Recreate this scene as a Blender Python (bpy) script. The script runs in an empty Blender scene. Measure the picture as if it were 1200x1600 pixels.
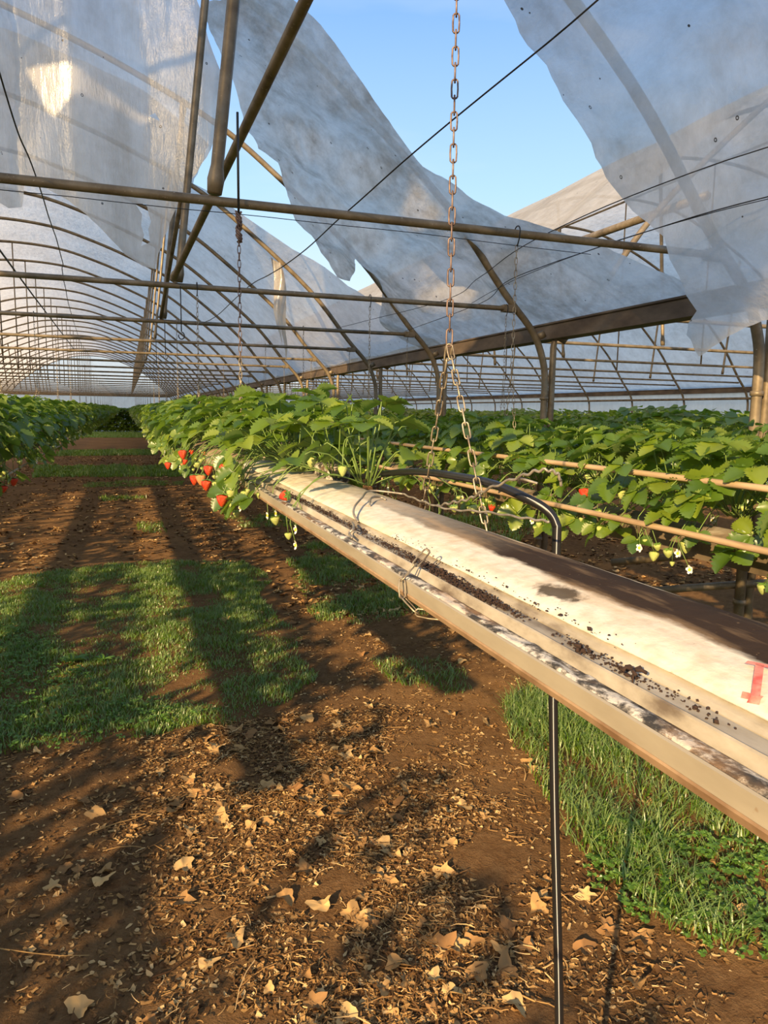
import bpy, bmesh, math, random
import numpy as np
from mathutils import Vector, Matrix, noise
from mathutils.geometry import delaunay_2d_cdt
PI = math.pi
random.seed(7); rng = np.random.default_rng(7)
sc = bpy.context.scene
COL = sc.collection

# ------------------------------------------------------------------ camera
EYE = 1.5
YAW, PITCH, ROLL = math.radians(19.5), math.radians(7.84), math.radians(.86)
fw = Vector((math.sin(YAW) * math.cos(PITCH), math.cos(YAW) * math.cos(PITCH), -math.sin(PITCH)))
rt = Vector((math.cos(YAW), -math.sin(YAW), 0)); up = rt.cross(fw)
R_ = rt * math.cos(ROLL) + up * math.sin(ROLL); U_ = -rt * math.sin(ROLL) + up * math.cos(ROLL)
cd = bpy.data.cameras.new('camera'); cam = bpy.data.objects.new('camera', cd); COL.objects.link(cam)
cd.sensor_fit = 'VERTICAL'; cd.sensor_height = 36; cd.lens = 36 * 1133 / 1600
cd.clip_start = .02; cd.clip_end = 500
m = Matrix.Identity(4)
for i in range(3):
    m[i][0] = R_[i]; m[i][1] = U_[i]; m[i][2] = -fw[i]; m[i][3] = (0, 0, EYE)[i]
cam.matrix_world = m
sc.camera = cam

# ------------------------------------------------------------------ world, sun, exposure
SUN_EL, SUN_AZ = 20, 226          # azimuth measured from +X, anticlockwise: the sun stands to the left and a little behind
SUN_W, SKY_W = 9.0, 1.1
w = bpy.data.worlds.new('sky'); sc.world = w; w.use_nodes = True
nt = w.node_tree; nt.nodes.clear()
N = nt.nodes.new
out = N('ShaderNodeOutputWorld'); bg = N('ShaderNodeBackground'); ramp = N('ShaderNodeValToRGB')
tc = N('ShaderNodeTexCoord'); sep = N('ShaderNodeSeparateXYZ'); nz = N('ShaderNodeTexNoise'); mx = N('ShaderNodeMix'); mr = N('ShaderNodeMapRange')
nt.links.new(tc.outputs['Generated'], sep.inputs[0]); nt.links.new(sep.outputs['Z'], ramp.inputs[0])
el = ramp.color_ramp.elements
el[0].position = 0; el[0].color = (.82, .88, .90, 1)
el[1].position = 1; el[1].color = (.22, .40, .72, 1)
for p, c in ((.12, (.72, .86, .95, 1)), (.27, (.46, .71, .97, 1)), (.45, (.25, .47, .90, 1)), (.62, (.23, .44, .84, 1))):
    e = el.new(p); e.color = c
mp = N('ShaderNodeMapping'); mp.inputs['Scale'].default_value = (1.2, 1.2, 5)
nt.links.new(tc.outputs['Generated'], mp.inputs[0]); nt.links.new(mp.outputs[0], nz.inputs[0])
nz.inputs['Scale'].default_value = 1.6; nz.inputs['Detail'].default_value = 5
mr.inputs[1].default_value = .5; mr.inputs[2].default_value = .85; mr.inputs[4].default_value = .45
nt.links.new(nz.outputs[0], mr.inputs[0]); nt.links.new(mr.outputs[0], mx.inputs[0])
mx.data_type = 'RGBA'; nt.links.new(ramp.outputs[0], mx.inputs[6]); mx.inputs[7].default_value = (.85, .9, .95, 1)
nt.links.new(mx.outputs[2], bg.inputs[0]); bg.inputs[1].default_value = SKY_W
nt.links.new(bg.outputs[0], out.inputs[0])
sd = bpy.data.lights.new('sun', 'SUN'); sun = bpy.data.objects.new('sun', sd); COL.objects.link(sun)
sd.energy = SUN_W; sd.color = (1, .70, .36); sd.angle = math.radians(.6)
a, e_ = math.radians(SUN_AZ), math.radians(SUN_EL)
sdir = Vector((math.cos(a) * math.cos(e_), math.sin(a) * math.cos(e_), math.sin(e_)))
sun.rotation_euler = sdir.to_track_quat('Z', 'Y').to_euler(); sun.location = (-20, -9, 14)
sc.view_settings.view_transform = 'Standard'; sc.view_settings.look = 'None'
sc.view_settings.exposure = 0.14; sc.view_settings.gamma = 1; sc.view_settings.use_curve_mapping = False

# ------------------------------------------------------------------ helpers
class MB:
    def __init__(s): s.v = []; s.f = []
    def add(s, v, f):
        o = len(s.v); s.v += [tuple(p) for p in v]; s.f += [tuple(i + o for i in q) for q in f]; return s
    def box(s, a, b):
        x0, y0, z0 = a; x1, y1, z1 = b
        return s.add([(x0,y0,z0),(x1,y0,z0),(x1,y1,z0),(x0,y1,z0),(x0,y0,z1),(x1,y0,z1),(x1,y1,z1),(x0,y1,z1)],
                     [(0,3,2,1),(4,5,6,7),(0,1,5,4),(1,2,6,5),(2,3,7,6),(3,0,4,7)])
    def tube(s, pts, r, n=8, cap=True, closed=False, flat=None):
        P = [Vector(p) for p in pts]; k = len(P); o = len(s.v); ref = None
        rs = r if isinstance(r, (list, tuple)) else [r] * k
        for i, p in enumerate(P):
            if closed: t = P[(i + 1) % k] - P[i - 1]
            else: t = P[min(i + 1, k - 1)] - P[max(i - 1, 0)]
            t.normalize()
            if ref is None:
                ref = Vector((0, 0, 1)) if abs(t.z) < .9 else Vector((1, 0, 0))
            u = (ref - t * ref.dot(t)).normalized(); v = t.cross(u); ref = u
            for j in range(n):
                an = 2 * PI * j / n
                s.v.append(tuple(p + u * math.cos(an) * rs[i] + v * math.sin(an) * rs[i] * (flat or 1)))
        for i in range(k if closed else k - 1):
            a0 = o + i * n; b0 = o + ((i + 1) % k) * n
            for j in range(n):
                s.f.append((a0 + j, a0 + (j + 1) % n, b0 + (j + 1) % n, b0 + j))
        if cap and not closed:
            s.f.append(tuple(o + j for j in range(n))[::-1]); s.f.append(tuple(o + (k - 1) * n + j for j in range(n)))
        return s
    def mesh(s, name, mat, smooth=True):
        me = bpy.data.meshes.new(name); me.from_pydata(s.v, [], s.f); me.update()
        if mat: me.materials.append(mat)
        if smooth: me.polygons.foreach_set('use_smooth', [True] * len(me.polygons))
        return me
    def build(s, name, mat, parent=None, smooth=True, loc=None):
        return link(name, s.mesh(name, mat, smooth), parent, loc)
def link(name, me, parent=None, loc=None):
    o = bpy.data.objects.new(name, me); COL.objects.link(o)
    if parent: o.parent = parent
    if loc: o.location = loc
    return o
def tag(o, label=None, cat=None, group=None, kind=None):
    for k, v in (('label', label), ('category', cat), ('group', group), ('kind', kind)):
        if v: o[k] = v
    return o
def thing(name, loc, label, cat, group=None, rot=(0, 0, 0)):
    o = bpy.data.objects.new(name, None); COL.objects.link(o); o.location = loc; o.rotation_euler = rot
    o.empty_display_size = .05
    return tag(o, label, cat, group)
def np_mesh(name, V, Fs, mat, smooth=False):
    """V (n,3), Fs list of (m,k) arrays of face indices"""
    me = bpy.data.meshes.new(name)
    tot = sum(f.size for f in Fs); nf = sum(len(f) for f in Fs)
    me.vertices.add(len(V)); me.vertices.foreach_set('co', np.asarray(V, np.float32).ravel())
    me.loops.add(tot); me.polygons.add(nf)
    me.loops.foreach_set('vertex_index', np.concatenate([f.ravel() for f in Fs]).astype(np.int32))
    st = []; c = 0
    for f in Fs:
        k = f.shape[1]; st.append(np.arange(len(f)) * k + c); c += f.size
    me.polygons.foreach_set('loop_start', np.concatenate(st).astype(np.int32))
    me.update(calc_edges=True); me.validate()
    if smooth: me.polygons.foreach_set('use_smooth', [True] * len(me.polygons))
    me.materials.append(mat); return me
def inside(P, poly):
    """numpy point in polygon"""
    x, y = P[:, 0], P[:, 1]; r = np.zeros(len(P), bool); n = len(poly)
    for i in range(n):
        x0, y0 = poly[i]; x1, y1 = poly[i - 1]
        if y0 == y1: continue
        c = ((y0 > y) != (y1 > y)) & (x < (x1 - x0) * (y - y0) / (y1 - y0) + x0)
        r ^= c
    return r
ORD = ['nearest', 'second', 'third', 'fourth', 'fifth', 'sixth', 'seventh', 'eighth']

# ------------------------------------------------------------------ materials
class Mat:
    def __init__(s, name):
        s.m = bpy.data.materials.new(name); s.m.use_nodes = True; s.t = s.m.node_tree
        s.b = s.t.nodes['Principled BSDF']; s.o = s.t.nodes['Material Output']
    def n(s, kind, **kw):
        q = s.t.nodes.new('ShaderNode' + kind)
        for k, v in kw.items():
            if k in q.inputs: q.inputs[k].default_value = v
            else: setattr(q, k, v)
        return q
    def l(s, a, b): s.t.links.new(a, b)
    def noise(s, scale, detail=4, coord='Object', rough=.6, stretch=None):
        t = s.n('TexCoord'); q = s.n('TexNoise'); q.inputs['Scale'].default_value = scale
        q.inputs['Detail'].default_value = detail; q.inputs['Roughness'].default_value = rough
        src = t.outputs[coord]
        if stretch:
            mp = s.n('Mapping'); mp.inputs['Scale'].default_value = stretch; s.l(src, mp.inputs[0]); src = mp.outputs[0]
        s.l(src, q.inputs[0]); return q.outputs[0]
    def ramp(s, src, stops):
        q = s.n('ValToRGB'); e = q.color_ramp.elements
        e[0].position, e[0].color = stops[0][0], (*stops[0][1], 1); e[1].position, e[1].color = stops[-1][0], (*stops[-1][1], 1)
        for p, c in stops[1:-1]: x = e.new(p); x.color = (*c, 1)
        s.l(src, q.inputs[0]); return q.outputs[0]
    def mix(s, fac, a, b, mode='MIX'):
        q = s.n('Mix', data_type='RGBA', blend_type=mode)
        for v, i in ((fac, 0), (a, 6), (b, 7)):
            if hasattr(v, 'node'): s.l(v, q.inputs[i])
            else: q.inputs[i].default_value = v if i == 0 else (*v, 1)
        return q.outputs[2]
    def math(s, op, a, b=0.):
        q = s.n('Math', operation=op)
        for v, i in ((a, 0), (b, 1)):
            if hasattr(v, 'node'): s.l(v, q.inputs[i])
            else: q.inputs[i].default_value = v
        return q.outputs[0]
    def bump(s, src, strength=.3, dist=.01):
        q = s.n('Bump'); q.inputs['Strength'].default_value = strength; q.inputs['Distance'].default_value = dist
        s.l(src, q.inputs['Height']); s.l(q.outputs[0], s.b.inputs['Normal'])
        return q.outputs[0]
    def set(s, color=None, rough=None, metal=None, spec=None):
        if color is not None:
            if hasattr(color, 'node'): s.l(color, s.b.inputs['Base Color'])
            else: s.b.inputs['Base Color'].default_value = (*color, 1)
        if rough is not None: s.b.inputs['Roughness'].default_value = rough
        if metal is not None: s.b.inputs['Metallic'].default_value = metal
        if spec is not None: s.b.inputs['Specular IOR Level'].default_value = spec
        return s.m

def tube_metal():
    q = Mat('dusty galvanised steel')
    c = q.ramp(q.noise(9, 6), [(.3, (.10, .075, .045)), (.5, (.185, .145, .09)), (.72, (.27, .22, .15))])
    sp = q.ramp(q.noise(90, 3), [(.66, (0, 0, 0)), (.74, (1, 1, 1))])
    q.bump(q.noise(60, 4), .15, .003)
    return q.set(q.mix(sp, c, (.38, .33, .25)), .5, .3)
M_TUBE = tube_metal()
def gutter_mat():
    q = Mat('weathered gutter steel')
    c = q.ramp(q.noise(3, 6, stretch=(3, 1, 3)), [(.3, (.06, .042, .03)), (.55, (.13, .095, .065)), (.75, (.20, .155, .115))])
    return q.set(c, .55, .3)
M_GUTTER = gutter_mat()
def chain_mat():
    q = Mat('dull zinc chain'); c = q.ramp(q.noise(40, 3), [(.35, (.17, .13, .09)), (.65, (.44, .38, .27))])
    return q.set(c, .42, .6)
M_CHAIN = chain_mat()
q = Mat('rusty chain'); M_RUST = q.set(q.ramp(q.noise(60, 3), [(.35, (.09, .055, .045)), (.65, (.24, .17, .14))]), .5, .5)
q = Mat('black steel wire'); M_WIRE = q.set((.03, .028, .026), .5, .3)
q = Mat('bent galvanised wire'); M_GWIRE = q.set(q.ramp(q.noise(50, 3), [(.35, (.22, .19, .15)), (.65, (.42, .38, .31))]), .45, .5)

def film_mat(name, trans=.3, tint=(.74, .75, .74), dirt=(.40, .34, .26), dirt_amt=.5, spots=True, scale=1.0, gloss=.10):
    q = Mat(name); t = q.t; t.nodes.remove(q.b)
    n1 = q.noise(1.6 * scale, 8, stretch=(1, .6, 1)); n2 = q.noise(7 * scale, 8, rough=.7)
    dm = q.ramp(q.math('MULTIPLY', n1, n2), [(.17, (0, 0, 0)), (.36, (1, 1, 1))])
    dm = q.math('MULTIPLY', dm, dirt_amt)
    base = q.mix(dm, tint, dirt)
    tr = q.math('MULTIPLY', q.math('SUBTRACT', 1.0, dm), trans)
    if spots:
        vo = q.n('TexVoronoi'); vo.inputs['Scale'].default_value = 11; tcd = q.n('TexCoord'); q.l(tcd.outputs['Object'], vo.inputs['Vector'])
        d = vo.outputs['Distance']; sp = q.math('MULTIPLY', q.math('LESS_THAN', d, .10), q.math('GREATER_THAN', d, .055))
        sx = q.n('SeparateColor'); q.l(vo.outputs['Color'], sx.inputs[0])
        sp = q.math('MULTIPLY', sp, q.math('GREATER_THAN', sx.outputs[0], .80))
        sp2 = q.math('MULTIPLY', q.math('LESS_THAN', d, .045), q.math('LESS_THAN', sx.outputs[0], .30))
        sp = q.math('MAXIMUM', sp, sp2)
        base = q.mix(sp, base, (.12, .10, .08)); tr = q.math('MULTIPLY', tr, q.math('SUBTRACT', 1.0, sp))
    bp = q.n('Bump'); bp.inputs['Strength'].default_value = .75; bp.inputs['Distance'].default_value = .02
    h_ = q.math('ADD', q.noise(5 * scale, 6, stretch=(2.5, 1.2, .5)), q.math('MULTIPLY', q.noise(70, 3), .10))
    q.l(h_, bp.inputs['Height'])
    st_ = q.ramp(q.noise(3.5, 7, stretch=(3.5, 1.5, .5), rough=.75), [(.35, (.86, .85, .83)), (.65, (1, 1, 1))])
    base = q.mix(1.0, base, st_, 'MULTIPLY')
    dif = q.n('BsdfDiffuse'); tl = q.n('BsdfTranslucent'); gl = q.n('BsdfGlossy'); tp = q.n('BsdfTransparent')
    gl.inputs['Roughness'].default_value = .28
    for b in (dif, tl): q.l(base, b.inputs['Color'])
    for b in (dif, tl, gl): q.l(bp.outputs[0], b.inputs['Normal'])
    m1 = q.n('MixShader'); m1.inputs[0].default_value = .66; q.l(dif.outputs[0], m1.inputs[1]); q.l(tl.outputs[0], m1.inputs[2])
    m2 = q.n('MixShader'); m2.inputs[0].default_value = gloss; q.l(m1.outputs[0], m2.inputs[1]); q.l(gl.outputs[0], m2.inputs[2])
    m3 = q.n('MixShader'); q.l(tr, m3.inputs[0]); q.l(m2.outputs[0], m3.inputs[1]); q.l(tp.outputs[0], m3.inputs[2])
    q.l(m3.outputs[0], q.o.inputs[0]); return q.m
M_ROOF = film_mat('cloudy roof film', .12, (.92, .89, .82), dirt_amt=.35)
M_TORN = film_mat('dirty torn film', .10, (.92, .87, .78), (.40, .34, .26), .75)
M_HANG = film_mat('hanging clear film', .20, (.95, .93, .88), (.46, .40, .31), .45, gloss=.10)
M_END = film_mat('end wall film', .65, (.92, .88, .76), dirt_amt=.2, spots=False)
M_WALL = film_mat('side wall film', .12, (.74, .82, .80), dirt_amt=.2, spots=False)

def leaf_mat(name, c0, c1, c2, trans=.38):
    q = Mat(name); t = q.t; t.nodes.remove(q.b)
    oi = q.n('ObjectInfo'); ge = q.n('NewGeometry')
    r = q.math('FRACT', q.math('ADD', oi.outputs['Random'], ge.outputs['Random Per Island']))
    c = q.ramp(r, [(0, c0), (.55, c1), (1, c2)])
    c = q.mix(q.math('MULTIPLY', q.noise(30, 3), .22), c, (.02, .06, .01))
    back = q.mix(.35, c, (.35, .45, .22))
    bf = q.mix(ge.outputs['Backfacing'], c, back)
    dif = q.n('BsdfDiffuse'); tl = q.n('BsdfTranslucent'); gl = q.n('BsdfGlossy'); gl.inputs['Roughness'].default_value = .38
    q.l(bf, dif.inputs[0]); tcg = q.mix(.5, c, (.28, .48, .02)); q.l(tcg, tl.inputs[0])
    m1 = q.n('MixShader'); m1.inputs[0].default_value = trans; q.l(dif.outputs[0], m1.inputs[1]); q.l(tl.outputs[0], m1.inputs[2])
    m2 = q.n('MixShader'); m2.inputs[0].default_value = .07; q.l(m1.outputs[0], m2.inputs[1]); q.l(gl.outputs[0], m2.inputs[2])
    q.l(m2.outputs[0], q.o.inputs[0]); return q.m
M_LEAF = leaf_mat('strawberry leaf', (.06, .13, .012), (.13, .225, .018), (.27, .35, .035), .42)
M_GRASS = leaf_mat('grass blade', (.08, .19, .015), (.14, .28, .02), (.30, .40, .05), .40)
q = Mat('leaf stalk'); M_STEM = q.set((.14, .22, .05), .5)
q = Mat('ripe strawberry')
def berry_mat(name, col, seed):
    q = Mat(name); vo = q.n('TexVoronoi'); vo.inputs['Scale'].default_value = 190; tcd = q.n('TexCoord'); q.l(tcd.outputs['Object'], vo.inputs['Vector'])
    f = q.math('LESS_THAN', vo.outputs['Distance'], .28)
    q.bump(vo.outputs['Distance'], .5, .002)
    return q.set(q.mix(f, col, seed), .28)
M_RED = berry_mat('ripe strawberry skin', (.62, .022, .014), (.75, .42, .08))
M_PINK = berry_mat('half ripe strawberry skin', (.72, .25, .10), (.65, .50, .15))
M_UNRIPE = berry_mat('unripe strawberry skin', (.42, .50, .15), (.48, .42, .10))
q = Mat('calyx green'); M_CALYX = q.set((.16, .30, .05), .5)
q = Mat('white petal'); M_PETAL = q.set((.85, .85, .80), .6)
q = Mat('flower centre'); M_YEL = q.set((.75, .55, .06), .6)

def soil_mat():
    q = Mat('dry brown soil')
    n1 = q.noise(.9, 8, rough=.65); n2 = q.noise(22, 8, rough=.75); n3 = q.noise(120, 4)
    c = q.ramp(n1, [(.3, (.085, .042, .018)), (.5, (.15, .078, .032)), (.7, (.235, .13, .052))])
    c = q.mix(q.math('MULTIPLY', q.ramp(n2, [(.35, (0, 0, 0)), (.7, (1, 1, 1))]), .6), c, (.33, .20, .095))
    c = q.mix(q.ramp(n3, [(.70, (0, 0, 0)), (.78, (1, 1, 1))]), c, (.42, .34, .22))
    b = q.math('ADD', n2, q.math('MULTIPLY', n3, .5))
    q.bump(b, .8, .02)
    return q.set(c, .95, 0, .1)
M_SOIL = soil_mat()
def island_mat(name, stops, rough=.8, trans=0.):
    q = Mat(name); ge = q.n('NewGeometry'); oi = q.n('ObjectInfo')
    r = q.math('FRACT', q.math('ADD', oi.outputs['Random'], ge.outputs['Random Per Island']))
    return q.set(q.ramp(r, stops), rough, 0, .2)
M_LITTER = island_mat('dry plant litter', [(0, (.07, .035, .015)), (.45, (.20, .105, .04)), (.8, (.44, .26, .095)), (1, (.72, .50, .24))])
M_DRY = island_mat('dry fallen leaf', [(0, (.24, .125, .05)), (.5, (.42, .25, .10)), (1, (.64, .44, .20))])
q = Mat('potting soil'); M_POT = q.set((.035, .018, .012), .95)
q = Mat('green plastic'); M_WEED = leaf_mat('broad weed leaf', (.10, .22, .03), (.14, .30, .04), (.22, .38, .06))

# ------------------------------------------------------------------ roof profiles
DX_LEG = 5.03
PRO = [(0, 4.76), (.85, 4.70), (1.52, 4.52), (2.17, 4.28), (2.86, 3.96), (3.38, 3.60), (4.17, 2.94), (4.66, 2.37), (4.91, 2.10), (5.01, 1.88), (5.03, 1.72)]
def spline(pts, sub=6):
    res = []
    P = [Vector((*p, 0)[:3]) if len(p) == 2 else Vector(p) for p in pts]
    for i in range(len(P) - 1):
        p0 = P[max(i - 1, 0)]; p1 = P[i]; p2 = P[i + 1]; p3 = P[min(i + 2, len(P) - 1)]
        for k in range(sub):
            t = k / sub
            res.append(.5 * ((2 * p1) + (p2 - p0) * t + (2 * p0 - 5 * p1 + 4 * p2 - p3) * t * t + (3 * p1 - p0 - 3 * p2 + p3) * t ** 3))
    res.append(P[-1]); return res
HALF = [(p.x, p.y) for p in spline([(-.85, 4.70)] + PRO, 5)][5:]
def prof_pts(centre, lift=1.0):
    g = lambda z: z if z < 2.1 else 2.1 + (z - 2.1) * lift
    r = [(centre + dx, g(z)) for dx, z in HALF]
    l = [(centre - dx, g(z)) for dx, z in HALF[1:]][::-1]
    return l + r
C1, C2 = -2.05, 8.05
SPAN1, SPAN2 = prof_pts(C1), prof_pts(C2 + .02, 1.14)
SPAN2 = [(SPAN2[0][0], 1.72), (SPAN2[0][0], 2.0), (SPAN2[0][0] + .012, 2.08)] + [p for p in SPAN2[1:] if p[0] > SPAN2[0][0] + .08 or p[0] > 8]
PL = [2.85 + 1.98 * i for i in range(-2, 25)]        # planes of the arches along the tunnel
NEAR = 2                                              # index of the nearest arch in view
Y_END = PL[-1]
class Surf:
    """the roof surface as (arc length, y) -> point with an offset along the normal"""
    def __init__(s, pts):
        s.p = np.array(pts); d = np.hypot(*np.diff(s.p, axis=0).T); s.s = np.concatenate([[0], np.cumsum(d)])
    def s_of_x(s, x): return float(np.interp(x, s.p[:, 0], s.s))
    def at(s, a, y, d):
        x = np.interp(a, s.s, s.p[:, 0]); z = np.interp(a, s.s, s.p[:, 1])
        x2 = np.interp(a + .05, s.s, s.p[:, 0]); z2 = np.interp(a + .05, s.s, s.p[:, 1])
        x1 = np.interp(a - .05, s.s, s.p[:, 0]); z1 = np.interp(a - .05, s.s, s.p[:, 1])
        t = np.array([x2 - x1, z2 - z1]); t /= (np.hypot(*t) + 1e-9)
        return (x - t[1] * d, y, z + t[0] * d)      # +d lies outside the roof
S1, S2 = Surf(SPAN1), Surf(SPAN2)
# the film leaves the arches near the eaves and ends on the gutter lip
FHALF = [p for p in HALF if p[0] < 4.5] + [(4.66, 2.42), (4.85, 2.29), (5.04, 2.188), (5.075, 2.165)]
def film_pts(centre, lift=1.0):
    g = lambda z: z if z < 2.1 else 2.1 + (z - 2.1) * (lift if z > 2.4 else 1)
    return [(centre - dx, g(z)) for dx, z in FHALF[1:]][::-1] + [(centre + dx, g(z)) for dx, z in FHALF]
F1, F2 = Surf(film_pts(C1)), Surf(film_pts(C2 + .02, 1.14))

def cut_sheet(poly, fn, step, holes=(), rag=.012, rag_scale=14, seed=0, edge=.05):
    """a sheet of film with a torn outline: poly in sheet coordinates, fn maps them to space"""
    def ragged(pl):
        r = []
        for i in range(len(pl)):
            a_, b_ = Vector(pl[i]), Vector(pl[(i + 1) % len(pl)]); n = max(1, int((b_ - a_).length / edge))
            for k in range(n):
                p = a_.lerp(b_, k / n); v = noise.noise_vector((p.x * rag_scale + seed, p.y * rag_scale, seed)) + .6 * noise.noise_vector((p.x * rag_scale * 3, p.y * rag_scale * 3, seed))
                r.append((p.x + v.x * rag, p.y + v.y * rag))
        return r
    P = ragged(poly); H_ = [ragged(h) for h in holes]
    pts = list(P); edges = [(i, (i + 1) % len(P)) for i in range(len(P))]
    for h in H_:
        o = len(pts); pts += h; edges += [(o + i, o + (i + 1) % len(h)) for i in range(len(h))]
    xs = [p[0] for p in P]; ys = [p[1] for p in P]
    G = np.array([(x, y) for x in np.arange(min(xs), max(xs), step) for y in np.arange(min(ys), max(ys), step)])
    G = G + rng.uniform(-.2, .2, G.shape) * step
    ok = inside(G, P)
    for h in H_: ok &= ~inside(G, h)
    pts += [tuple(g) for g in G[ok]]
    vv, _, ff, *_ = delaunay_2d_cdt([Vector(p) for p in pts], edges, [], 0, 1e-5)
    V = np.array([tuple(v) for v in vv]); F = np.array([f for f in ff if len(f) == 3])
    cen = V[F].mean(axis=1); keep = inside(cen, P)
    for h in H_: keep &= ~inside(cen, h)
    F = F[keep]
    W = [fn(float(a_), float(b_)) for a_, b_ in V]
    mb = MB(); mb.v = [tuple(p) for p in W]; mb.f = [tuple(int(i) for i in f) for f in F]; return mb
def fold(a_, b_, k, seed=0):
    return noise.noise((a_ * k[0] + seed, b_ * k[1], seed * 1.7))

# ------------------------------------------------------------------ ground
def ground_z(x, y):
    f = max(0., 1 - max(abs(x) / 12, y / 40))
    return f * (.020 * noise.noise((x * 1.1, y * 1.1, 0)) + .010 * noise.noise((x * 5, y * 5, 3)) + .005 * noise.noise((x * 18, y * 18, 5))) - .01
xs = np.concatenate([np.linspace(-60, -4, 15), np.arange(-3.9, 4.5, .035), np.linspace(4.6, 80, 25)])
ys = np.concatenate([np.linspace(-30, .4, 14), np.arange(.5, 9, .035), np.arange(9.2, 30, .35), np.linspace(31, 140, 30)])
V = np.array([(x, y, ground_z(x, y)) for y in ys for x in xs]); nx = len(xs)
ii = np.arange(len(ys) - 1)[:, None] * nx + np.arange(nx - 1)[None]
F = np.stack([ii, ii + 1, ii + nx + 1, ii + nx], -1).reshape(-1, 4)
tag(link('floor', np_mesh('floor', V, [F], M_SOIL, True)), 'bare brown earth floor of the tunnel scattered with straw and dry leaves', kind='structure')

# ------------------------------------------------------------------ frame
def strut(mb, a_, b_, r=.017, flat_end=.10):
    """a tube with flattened ends"""
    A, B = Vector(a_), Vector(b_); L = (B - A).length; f = flat_end / L
    mb.tube([A, A.lerp(B, f * .5), A.lerp(B, f), A.lerp(B, 1 - f), A.lerp(B, 1 - f * .5), B], [r * 1.15, r * 1.35, r, r, r * 1.35, r * 1.15], 8)
def arch_mesh(pts, r, n=8):
    a = [(pts[0][0], 0, -.1)] + [(x, 0, z) for x, z in pts] + [(pts[-1][0], 0, -.1)]
    return MB().tube(a, r, n)
for si, (pts, nm, side) in enumerate(((SPAN1, 'this', ''), (SPAN2, 'neighbouring', ''))):
    r = .026 if si == 0 else .025
    me = arch_mesh(pts, r).mesh('arch_tube', M_TUBE)
    cme = []
    for z in (1.62, .55): cme.append(MB().tube([(pts[-1][0], 0, z - .012), (pts[-1][0], 0, z + .012)], .033, 10).mesh('clamp', M_TUBE))
    if si == 0:
        x_, z_ = 2.93, 2.085
        cme.append(MB().tube([(x_ - .012, 0, z_ + .02), (x_ + .012, 0, z_ - .02)], .033, 10).mesh('clamp', M_TUBE))
        cme.append(MB().box((2.60, -.028, 2.235), (2.70, .028, 2.285)).mesh('clamp', M_TUBE, False))
    for i, y in enumerate(PL):
        if si == 1 and i < 1: continue
        k = i - NEAR
        if si == 0:
            lab = (f'curved roof arch of the main tunnel, {ORD[k]} one ahead of the camera' if 0 <= k < 6 else
                   'curved roof arch overhead behind the hanging film' if k < 0 else 'thin curved roof arch among the distant arches of the main tunnel')
        else:
            lab = (f'curved arch of the tunnel beyond the gutter, {ORD[k]} one ahead' if 0 <= k < 5 else
                   'curved arch of the next tunnel beside the camera' if k < 0 else 'thin distant arch of the tunnel beyond the gutter')
        t = thing('roof_arch', (0, y + (0 if si == 0 else .0), 0), lab, 'roof arch', 'roof arches of the ' + ('main tunnel' if si == 0 else 'second tunnel'))
        link('arch_tube', me, t)
        if i < 10:
            for c_ in cme: link('clamp', c_, t)
# tie bars, hanging rods and leaning struts
def bar_mesh(c):
    x0, x1 = c - 4.72, c + 4.72
    mb = MB(); mb.tube([(x0, 0, 2.26), (x0 + .05, 0, 2.26), (x0 + .10, 0, 2.26), (x1 - .10, 0, 2.26), (x1 - .05, 0, 2.26), (x1, 0, 2.26)], [.016, .022, .0175, .0175, .022, .016], 8)
    return mb.mesh('tie_bar', M_TUBE)
for si, c in enumerate((C1, C2 + .02)):
    bm_ = bar_mesh(c)
    for i, y in enumerate(PL):
        if i < 1 + si: continue
        k = i - NEAR
        where = 'main tunnel' if si == 0 else 'tunnel beyond the gutter'
        lab = f'straight tie bar across the {where}, {ORD[k]} one ahead' if 0 <= k < 6 else (f'thin tie bar across the far end of the {where}' if k > 0 else 'tie bar crossing above the camera')
        tag(link('tie_bar', bm_, None, (0, y, 0)), lab, 'tie bar', 'tie bars of the ' + where)
rodm = MB(); rodm.tube([(0, 0, 2.27), (0, 0, 4.74)], .012, 6); rod_me = rodm.mesh('hanging_rod', M_TUBE)
rod2 = MB(); rod2.tube([(0, 0, 2.27), (0, 0, 5.10)], .012, 6); rod2_me = rod2.mesh('hanging_rod', M_TUBE)
st1 = MB(); strut(st1, (.33, 0, 2.285), (.54, 0, 4.08), .023); st1_me = st1.mesh('roof_strut', M_TUBE)
st1f = MB(); strut(st1f, (.33, 0, 2.285), (.54, 0, 4.08), .0135); st1f_me = st1f.mesh('roof_strut', M_TUBE)
st1l = MB(); strut(st1l, (-4.43, 0, 2.285), (-4.60, 0, 4.10), .021); st1l_me = st1l.mesh('roof_strut', M_TUBE)
st2 = MB(); strut(st2, (10.4, 0, 2.285), (10.6, 0, 4.32), .019); st2_me = st2.mesh('roof_strut', M_TUBE)
st2l = MB(); strut(st2l, (5.7, 0, 2.285), (5.5, 0, 4.32), .019); st2l_me = st2l.mesh('roof_strut', M_TUBE)
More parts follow.
